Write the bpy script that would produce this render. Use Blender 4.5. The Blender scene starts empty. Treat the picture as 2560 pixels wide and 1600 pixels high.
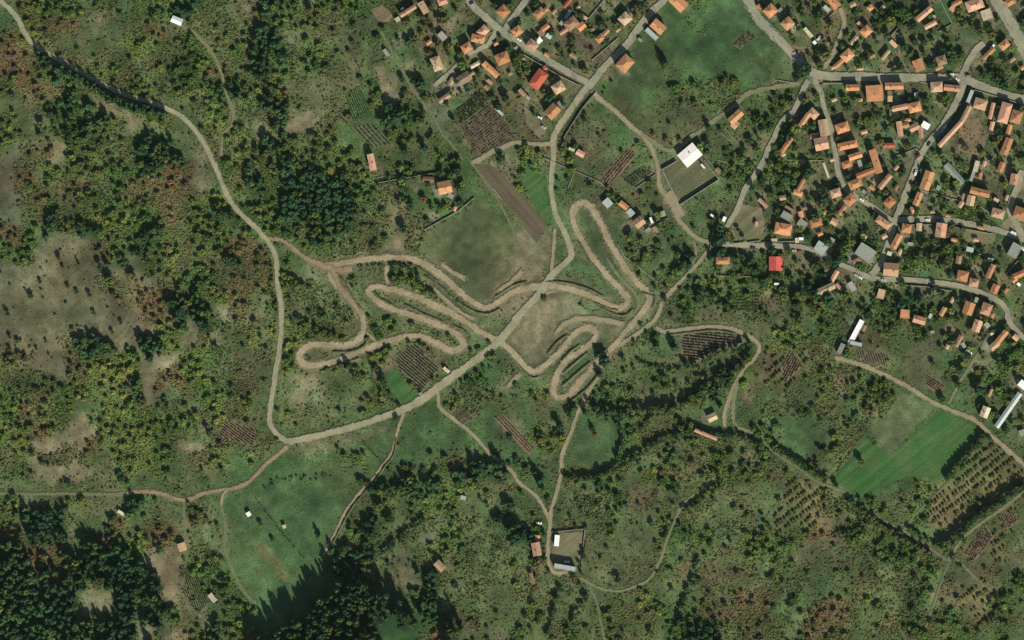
import bpy, math, random
import numpy as np
from mathutils import Vector
random.seed(7); rng = np.random.default_rng(11)
S = 0.33                                   # metres per map unit (the place is laid out on a 2560 x 1600 plan)
def W(x, y): return ((x-1280)*S, (800-y)*S)
scene = bpy.context.scene
col = scene.collection

# ------------------------------------------------------------------ noise
def vnoise(x, y, cell, seed):
    """smooth value noise in [0,1] at plan coordinates"""
    r = np.random.default_rng(seed); L = r.random((96, 96))
    u = np.asarray(x)/cell + 20.0; v = np.asarray(y)/cell + 20.0
    i = np.floor(u).astype(int); j = np.floor(v).astype(int)
    fu = u-i; fv = v-j; fu = fu*fu*(3-2*fu); fv = fv*fv*(3-2*fv)
    a = L[j % 96, i % 96]; b = L[j % 96, (i+1) % 96]; c = L[(j+1) % 96, i % 96]; d = L[(j+1) % 96, (i+1) % 96]
    return (a*(1-fu)+b*fu)*(1-fv)+(c*(1-fu)+d*fu)*fv

# ------------------------------------------------------------------ land cover plan: one letter per 40 x 40 patch
TILES = {
(0,0): "sygggsosyggcoobb sgorrsbsorsooooo ryoossssyyogorog rrogooooyoogyogo rrgcggyoooggyroo orrogogoysogygcg sbogcgttyyssoyog gstcgccotyyssyoo gobgccgosssssoyg portgggooccsbooy",
(1,0): "cggogggsogvvvovv cgogoosbbvvvvvvv ccbbobsgsvvvsvvv ccoggbsssvvvvvvv cgobobosstvvvvvv ggbbbbsgtvvvvvvv cgobosmgtgvvmmvv ocbtoommccvpmmbv tggggmmmggbgbbbv ccggggmmsbbgssbv",
(2,0): "vvvvvvvvvmmymmss vvvvvvvvmmmygmmm vvvvbvvvmmmmmmmm vvvvbbvmmmmmmmmm vvvvvvsmmgommmms vvvvvmmmmgggogmm vvvmsmmmmsoogoss bvssssmmmsbbssgg bvbbssmsbbbsssvv ggvvbbsssssvvgvv",
(3,0): "mvvvvvvvvvvvvvvv mvvvvvvvvvvvvvvv mvmvvvvvvvvvvvvv mvvvvvvvvvvvvvvv ssvvvvvvvvvvvvgg ssvvvvvvvvvvvvgv gvvgvvvvvvvvbbvv gvvgvvgvvvvvbbvv ggvvvvgvvvvvbbvv ggvvvvvvvvvvbvvv",
(0,1): "pooyggyggcrrtsgc prsrrrogrrrotsoc porbbggyrorroysg porgggygygrogcgg ryscgcgggcggggsg ygpppbrgcgyoggrr pypppppcpgyogocr ppppppobbpoygorr pppppppobrrcgyro ppppppppprrcctob",
(1,1): "gcgggggbsgsvgmbb ggccccgoovmvvmbb gcccccgoovmyvmmb ycccccoobovmmmmm gggcccgoboommmmm osyggoogtommmmmm rgsttttsggsmmptt rggosossggssmmtt sgooobssssmgsstt sobggosmmmsgssst",
(2,1): "ggsvvbbsspppsggs ggssvbbsspppssgv bmsssbgbspsssssv bmmmmmsvvvsmssvv mssmmmmvvgmssgvv tsmsmsgggmsscvvv ttsmmmmgmmcsgvcg tttmsmmmmgsggggv tsmmmmmmmsggcggo ttsssssssgggcgoo",
(3,1): "gggvvvvvvvvggvvv ggvvvvvvvvggvvvv gvvvvvvvvvgvvvvv vvvgvvvvvvvggvvv vvvvvvvgvvbbvvvv vvbvvvgvvggggvvv vvbvvvvvgggggvvv gvgcvvggvvvvvvvv bgcyssggvvvvvvvv bggyovgggggvvvvv",
(0,2): "ppppbpppttgccooo pppprcctTcgsrbsg ggpprryygttyyobb oogprryyytryyooo gorgyyggcrsoygoo yrgogsggogosoyog ygryotggggygbobb gyottrgygggosoob oyoooosygggsoysg oottttsgggssssmm",
(1,2): "sygooosggsgssmms soyosgsgggbbgsgm oggsggsgsbbbsgms ssttssgmmgssmgmb sstssssgmmgsgoos sgossssgssmmyogs ssssssmmsmmmmmmt ossmmmmmsmmmmmms smmmmggmsggsssgg mmmmmsgmsgggcccs",
(2,2): "tttttttsgggggggg tttmmmssgmbbbbss mmmmmgsssggbgcos mmmmmgssggsrscgs gymmgsyggsogcgss gbggsssggggsmmsg mggsmmmggggsmmsg syygmmmgggoyoogg mmsgmmmggygoyggg gmggogggyroggygg",
(3,2): "gyvgobggggmvvvvv yygovbbgmmmvvvgg kkkogsbbgmmmvvgg kkgyooggmmmogggv gggyogggsmmmgvgv gggobggommmmsgvv gmmgoogommmmmmsv smmmgoommmmmmmgs smmgoommmmmmkkks ggsgoommmmmmkkkk",
(0,3): "ssssgssssssosssm gbbsgssscssgssmm gcccsssrsossrssm roccssrgyrrssssm crrrscccytpsossm ccrrccccctsoggmm cccrcrccccpbbggm ccccctscccsbbsgg cccccggctcgbbsgm cccccccctcbbgcgg",
(1,3): "mmmmmmsgccccyybo mmmmmmsgycgyybss mmmmmsgcgsosyosc mmmmmbgcgopyyggg mmmmgccgopsyggyg mmmnnccgbpgbyogy mmnnnCCgbpcgyoos mnnnCCCCCgccosss nnCCCCCCCCgcrcss CCCCCCCCnngrCcbb",
(2,3): "gssgscgbsgsygggs ssgggggbogsggggs sgmgggysgygoggss cvvvgssssggggsgg ygvvsssssysggogg grvbssssggsgbgos gocgsssgssggoggo ggyssggyygsgogrr gggssgooogsgrror gyggsorygsgccorr",
(3,3): "gkkosmmmmykkkkko skkrogygogkkkoks kkksbgogggkkgsks kgrbogsggsskgsks ygbbggoggogggskb yggsogogogggsbss ogssgoogogggbbsg sgsoroggggsbkkgg osorrggrogogbkgo ogrroggogggygggg",
}
MAP = np.empty((40, 64), dtype='<U1')
for (tx, ty), s in TILES.items():
    rows = s.split()
    for j in range(10):
        r = (rows[j]+'ssssssssssssssss')[:16].replace('T', 't')
        for i in range(16): MAP[ty*10+j, tx*16+i] = r[i]
KEYS = 'cCgyorsbtpmvkn'
for j_ in range(27, 40):
    for i_ in range(34, 64):
        if MAP[j_, i_] == 'g' and (i_*7+j_*13+i_*j_) % 10 < 7: MAP[j_, i_] = 'so'[(i_+j_*3) % 2]
for j_ in range(20, 27):
    for i_ in range(36, 64):
        if MAP[j_, i_] == 'g' and (i_*7+j_*13+i_*j_) % 10 < 4: MAP[j_, i_] = 'so'[(i_+j_*3) % 2]
for j_ in range(20, 30):
    for i_ in range(0, 18):
        if MAP[j_, i_] == 'g' and (i_*5+j_*11+i_*j_) % 10 < 6: MAP[j_, i_] = 'y'
for j_ in range(24, 30):
    for i_ in range(24, 36):
        if MAP[j_, i_] == 'g' and (i_*5+j_*11+i_*j_) % 10 < 7: MAP[j_, i_] = 'sm'[(i_+j_) % 2]
for j_ in range(19, 26):
    for i_ in range(35, 50):
        if MAP[j_, i_] in 'gc' and (i_*5+j_*3+i_*j_) % 10 < 6: MAP[j_, i_] = 'sb'[(i_+j_) % 2]
for j_ in range(32, 40):
    for i_ in range(22, 40):
        if MAP[j_, i_] in ('gyc' if i_ > 26 and j_ > 32 else 'gy') and (i_*5+j_*11+i_*j_) % 10 < 6: MAP[j_, i_] = 'so'[(i_+j_) % 2]
for j_ in range(28, 34):
    for i_ in range(24, 32):
        if MAP[j_, i_] in 'cg' and (i_*5+j_*11+i_*j_) % 10 < 5: MAP[j_, i_] = 'so'[(i_+j_) % 2]
CODE = np.vectorize(lambda ch: KEYS.index(ch))(MAP)
def cls_at(x, y, jit=22.0, seed=5):
    x = np.asarray(x, float); y = np.asarray(y, float)
    wx = x+(vnoise(x, y, 46, seed)-.5)*2*jit+(vnoise(x, y, 17, seed+1)-.5)*jit
    wy = y+(vnoise(x, y, 46, seed+2)-.5)*2*jit+(vnoise(x, y, 17, seed+3)-.5)*jit
    i = np.clip((wx/40).astype(int), 0, 63); j = np.clip((wy/40).astype(int), 0, 39)
    return CODE[j, i]
#            linear base colours of the soil or grass cover
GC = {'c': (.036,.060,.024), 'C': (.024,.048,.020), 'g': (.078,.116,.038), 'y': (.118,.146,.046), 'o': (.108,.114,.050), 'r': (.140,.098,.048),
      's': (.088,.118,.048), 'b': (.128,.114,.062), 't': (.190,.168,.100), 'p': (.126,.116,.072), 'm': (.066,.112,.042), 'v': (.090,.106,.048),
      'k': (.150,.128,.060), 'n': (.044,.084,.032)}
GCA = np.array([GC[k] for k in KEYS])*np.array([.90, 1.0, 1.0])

# ------------------------------------------------------------------ materials
def new_mat(name):
    m = bpy.data.materials.new(name); m.use_nodes = True
    nt = m.node_tree; b = nt.nodes['Principled BSDF']
    b.inputs['Roughness'].default_value = .95
    if 'Specular IOR Level' in b.inputs: b.inputs['Specular IOR Level'].default_value = .12
    return m, nt, b
def nd(nt, t, **kw):
    n = nt.nodes.new(t)
    for k, v in kw.items(): setattr(n, k, v)
    return n
def noise(nt, scale, detail=4, rough=.6, coord='Object'):
    tc = nd(nt, 'ShaderNodeNewGeometry'); n = nd(nt, 'ShaderNodeTexNoise')
    n.inputs['Scale'].default_value = scale; n.inputs['Detail'].default_value = detail; n.inputs['Roughness'].default_value = rough
    nt.links.new(tc.outputs['Position'], n.inputs['Vector']); return n
def ramp(nt, src, lo, hi, a=.3, b=.7):
    mr = nd(nt, 'ShaderNodeMapRange'); mr.clamp = True
    mr.inputs['From Min'].default_value = a; mr.inputs['From Max'].default_value = b
    mr.inputs['To Min'].default_value = lo; mr.inputs['To Max'].default_value = hi
    nt.links.new(src, mr.inputs['Value']); return mr.outputs['Result']
def mul(nt, c, f):
    v = nd(nt, 'ShaderNodeVectorMath', operation='SCALE'); nt.links.new(c, v.inputs[0]); nt.links.new(f, v.inputs['Scale']); return v.outputs[0]
def fmul(nt, a, b):
    v = nd(nt, 'ShaderNodeMath', operation='MULTIPLY'); nt.links.new(a, v.inputs[0]); nt.links.new(b, v.inputs[1]); return v.outputs[0]
def mixc(nt, f, a, b):
    m = nd(nt, 'ShaderNodeMix', data_type='RGBA')
    if isinstance(f, float): m.inputs[0].default_value = f
    else: nt.links.new(f, m.inputs[0])
    for s, v in ((6, a), (7, b)):
        if isinstance(v, tuple): m.inputs[s].default_value = (*v, 1)
        else: nt.links.new(v, m.inputs[s])
    return m.outputs[2]
def bump(nt, b, src, strength, dist):
    bp = nd(nt, 'ShaderNodeBump'); bp.inputs['Strength'].default_value = strength; bp.inputs['Distance'].default_value = dist
    nt.links.new(src, bp.inputs['Height']); nt.links.new(bp.outputs['Normal'], b.inputs['Normal'])

def ground_mat():
    m, nt, b = new_mat('ground_cover')
    at = nd(nt, 'ShaderNodeAttribute', attribute_name='cover')
    n1 = noise(nt, .9, 6, .75); n2 = noise(nt, .12, 5, .65); n3 = noise(nt, .35, 3, .6)
    f = fmul(nt, ramp(nt, n1.outputs['Fac'], .55, 1.5), ramp(nt, n2.outputs['Fac'], .72, 1.28))
    c = mul(nt, at.outputs['Color'], f)
    tuft = ramp(nt, n3.outputs['Fac'], 0, .45, .52, .66)
    c = mixc(nt, tuft, c, (.045, .07, .026))
    nt.links.new(c, b.inputs['Base Color']); bump(nt, b, n1.outputs['Fac'], .6, 1.0); return m
def field_mat(name, c1, c2, contrast=.35, fine=.8, bumpy=.5):
    m, nt, b = new_mat(name)
    n1 = noise(nt, fine, 6, .7); n2 = noise(nt, .05, 4, .6)
    c = mixc(nt, ramp(nt, n2.outputs['Fac'], 0, 1, .38, .62), c1, c2)
    c = mul(nt, c, ramp(nt, n1.outputs['Fac'], 1-contrast, 1+contrast))
    ge = nd(nt, 'ShaderNodeNewGeometry'); mp = nd(nt, 'ShaderNodeMapping'); mp.inputs['Rotation'].default_value = (0, 0, math.radians(-39)); m2 = nd(nt, 'ShaderNodeMapping'); m2.inputs['Scale'].default_value = (.012, .22, 1)
    if name == 'ploughed_soil': mp.inputs['Rotation'].default_value = (0, 0, math.radians(46))
    n4 = nd(nt, 'ShaderNodeTexNoise'); n4.inputs['Scale'].default_value = 1.0; n4.inputs['Detail'].default_value = 4
    nt.links.new(ge.outputs['Position'], mp.inputs['Vector']); nt.links.new(mp.outputs[0], m2.inputs['Vector']); nt.links.new(m2.outputs[0], n4.inputs['Vector'])
    c = mul(nt, c, ramp(nt, n4.outputs['Fac'], .76, 1.26, .32, .68))
    nt.links.new(c, b.inputs['Base Color']); bump(nt, b, n1.outputs['Fac'], bumpy, .6); return m
def path_mat(name, c1, c2, edge=.30, grass=0.0, rut=0.0, fade=0.0):
    """surface fades out in tufts of grass towards the ragged edges of the strip"""
    m, nt, b = new_mat(name)
    n1 = noise(nt, .9, 6, .7); n2 = noise(nt, .09, 4, .6); n3 = noise(nt, .45, 4, .65)
    c = mixc(nt, ramp(nt, n2.outputs['Fac'], 0, 1, .38, .62), c1, c2)
    c = mul(nt, c, ramp(nt, n1.outputs['Fac'], .82, 1.18))
    at = nd(nt, 'ShaderNodeAttribute', attribute_name='across')      # 0 at the centre line, 1 at the edge
    if rut:
        rr = nd(nt, 'ShaderNodeMath', operation='MULTIPLY'); nt.links.new(at.outputs['Fac'], rr.inputs[0]); rr.inputs[1].default_value = 6.3
        sn = nd(nt, 'ShaderNodeMath', operation='SINE'); nt.links.new(rr.outputs[0], sn.inputs[0])
        c = mul(nt, c, ramp(nt, sn.outputs[0], 1-rut, 1+rut*.6, -1, 1))
    if grass:
        g = ramp(nt, at.outputs['Fac'], grass, 0, .08, .4)
        c = mixc(nt, fmul(nt, g, ramp(nt, n3.outputs['Fac'], .3, 1, .4, .6)), c, (.08, .11, .045))
    a = ramp(nt, at.outputs['Fac'], 1.0-fade, -.0, 1-edge*1.8, 1.0)
    s = nd(nt, 'ShaderNodeMath', operation='ADD'); nt.links.new(a, s.inputs[0]); nt.links.new(ramp(nt, n3.outputs['Fac'], -.45, .45, .3, .7), s.inputs[1])
    al = ramp(nt, s.outputs[0], 0, 1, .12, .72)
    nt.links.new(al, b.inputs['Alpha']); nt.links.new(c, b.inputs['Base Color']); bump(nt, b, n1.outputs['Fac'], .35, .5); return m
def foliage_mat():
    m, nt, b = new_mat('foliage')
    at = nd(nt, 'ShaderNodeAttribute', attribute_name='tint'); oi = nd(nt, 'ShaderNodeObjectInfo')
    v = nd(nt, 'ShaderNodeVectorMath', operation='MULTIPLY'); nt.links.new(at.outputs['Color'], v.inputs[0]); nt.links.new(oi.outputs['Color'], v.inputs[1])
    n1 = noise(nt, 1.3, 3, .6)
    c = mul(nt, v.outputs[0], ramp(nt, n1.outputs['Fac'], .7, 1.35))
    nt.links.new(c, b.inputs['Base Color']); b.inputs['Roughness'].default_value = .8
    tl = nd(nt, 'ShaderNodeBsdfTranslucent'); mx = nd(nt, 'ShaderNodeMixShader'); mx.inputs[0].default_value = .5; nt.links.new(c, tl.inputs['Color'])
    out = nt.nodes['Material Output']; nt.links.new(b.outputs[0], mx.inputs[1]); nt.links.new(tl.outputs[0], mx.inputs[2]); nt.links.new(mx.outputs[0], out.inputs['Surface']); return m
def roof_mat():
    m, nt, b = new_mat('roof_tiles')
    oi = nd(nt, 'ShaderNodeObjectInfo')
    n1 = noise(nt, .55, 5, .7); n2 = noise(nt, 3.0, 3, .6); n3 = noise(nt, .18, 3, .6)
    c = mul(nt, oi.outputs['Color'], ramp(nt, n1.outputs['Fac'], .72, 1.2))
    c = mul(nt, c, ramp(nt, n2.outputs['Fac'], .85, 1.15))
    c = mixc(nt, ramp(nt, n3.outputs['Fac'], 0, .35, .5, .75), c, (.16, .11, .07))
    nt.links.new(c, b.inputs['Base Color']); bump(nt, b, n2.outputs['Fac'], .3, .1); return m
def plain_mat(name, c, rough=.8, var=.15, scale=.8):
    m, nt, b = new_mat(name); n1 = noise(nt, scale, 5, .65)
    rgb = nd(nt, 'ShaderNodeRGB'); rgb.outputs[0].default_value = (*c, 1)
    nt.links.new(mul(nt, rgb.outputs[0], ramp(nt, n1.outputs['Fac'], 1-var, 1+var)), b.inputs['Base Color'])
    b.inputs['Roughness'].default_value = rough; return m
def panel_mat():
    m, nt, b = new_mat('sheet_metal'); oi = nd(nt, 'ShaderNodeObjectInfo'); n1 = noise(nt, .5, 5, .7)
    nt.links.new(mul(nt, oi.outputs['Color'], ramp(nt, n1.outputs['Fac'], .8, 1.12)), b.inputs['Base Color']); b.inputs['Roughness'].default_value = .42; b.inputs['Specular IOR Level'].default_value = .4; return m

M = dict(
    ground=ground_mat(), leaf=foliage_mat(), roof=roof_mat(), panel=panel_mat(),
    bark=plain_mat('bark', (.09, .065, .045)), wall=plain_mat('plaster', (.50, .45, .37), .9, .12),
    brick=plain_mat('chimney_brick', (.28, .15, .10)), glass=plain_mat('window_glass', (.03, .04, .05), .15, .05),
    concrete=plain_mat('concrete', (.36, .35, .30), .9, .2), tyre=plain_mat('tyre', (.02, .02, .02)), stone=plain_mat('wall_stone', (.34, .32, .26), .9, .25),
    asphalt=path_mat('street_surface', (.285, .268, .190), (.205, .205, .155), .16),
    gravel=path_mat('gravel', (.300, .275, .185), (.225, .215, .142), .26),
    dirt=path_mat('packed_dirt', (.258, .224, .146), (.215, .186, .120), .36, 0, .12),
    track=path_mat('track_dirt', (.305, .258, .165), (.215, .182, .114), .46, 0, .20),
    redtrack=path_mat('reddish_track_dirt', (.252, .190, .118), (.200, .158, .100), .52, 0, .14),
    lane=path_mat('two_rut_lane', (.215, .200, .125), (.175, .172, .105), .45, .65),
    faint=path_mat('grown_over_lane', (.165, .170, .098), (.140, .155, .085), .5, .6, 0, .08),
    meadow=field_mat('meadow_grass', (.056, .106, .036), (.080, .112, .046), .42, .7),
    lush=field_mat('lush_grass', (.038, .104, .030), (.066, .118, .040), .34),
    drygrass=field_mat('dry_grass', (.085, .100, .052), (.120, .112, .066), .42, .7),
    darkgrass=field_mat('rough_grass', (.072, .092, .045), (.110, .108, .062), .42, .6),
    plough=field_mat('ploughed_soil', (.112, .090, .060), (.092, .078, .052), .30),
    soil=field_mat('vineyard_soil', (.150, .130, .090), (.130, .115, .078), .3),
    redsoil=field_mat('reddish_soil', (.190, .130, .085), (.150, .115, .075), .3),
    tan=field_mat('bare_ground', (.200, .170, .108), (.165, .148, .090), .25),
    yard=field_mat('yard_ground', (.170, .150, .095), (.110, .120, .062), .3),
)

# ------------------------------------------------------------------ object helpers
def tag(o, label=None, cat=None, group=None, kind=None):
    if label: o['label'] = label
    if cat: o['category'] = cat
    if group: o['group'] = group
    if kind: o['kind'] = kind
    return o
def mesh(name, verts, faces, mats=(), matidx=None):
    me = bpy.data.meshes.new(name); me.from_pydata(verts, [], faces)
    for m in mats: me.materials.append(m)
    if matidx is not None: me.polygons.foreach_set('material_index', matidx)
    me.update(); return me
def link(name, me, parent=None, loc=None, rz=0, color=None):
    o = bpy.data.objects.new(name, me); col.objects.link(o)
    if parent: o.parent = parent
    if loc: o.location = loc
    if rz: o.rotation_euler = (0, 0, rz)
    if color is not None: o.color = (*[float(q) for q in color], 1)
    return o

def inpoly(X, Y, P):
    r = np.zeros(np.shape(X), bool)
    for k in range(len(P)):
        (ax, ay), (bx, by) = P[k-1], P[k]
        if ay == by: continue
        cnd = ((ay > Y) != (by > Y)) & (X < (bx-ax)*(Y-ay)/(by-ay)+ax); r ^= cnd
    return r
TRACKPTS  = [(838,664),(891,651),(957,646),(1024,646),(1069,665),(1116,699),(1156,736),(1196,762),(1222,768),(1248,754),(1280,733),(1312,723),(1359,715),(1412,720),(1465,736),(1518,762),(1545,772),(1566,760),(1564,739),(1531,704),(1497,667),(1465,620),(1439,569),(1432,532),(1444,511),(1465,508),(1486,530),(1507,569),(1531,617),(1560,665),(1592,707),(1620,736),(1620,759),(1597,792),(1566,826),(1539,861),(1518,882),(1492,906),(1460,943),(1428,983),(1399,993),(1384,980),(1388,948),(1412,906),(1452,877),(1487,845),(1484,824),(1465,819),(1439,834),(1407,869),(1378,901),(1343,927),(1320,922),(1285,885),(1262,863),(1222,840),(1169,808),(1143,792),(1090,765),(1037,741),(984,725),(944,717),(922,724),(928,741),(971,768),(1037,792),(1116,821),(1154,848),(1154,869),(1129,876),(1090,858),(1050,840),(997,845),(931,866),(852,898),(785,914),(757,908),(750,887),(770,865),(812,861),(865,863),(897,850),(910,826),(904,786),(878,749),(841,712),(825,686)]
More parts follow.
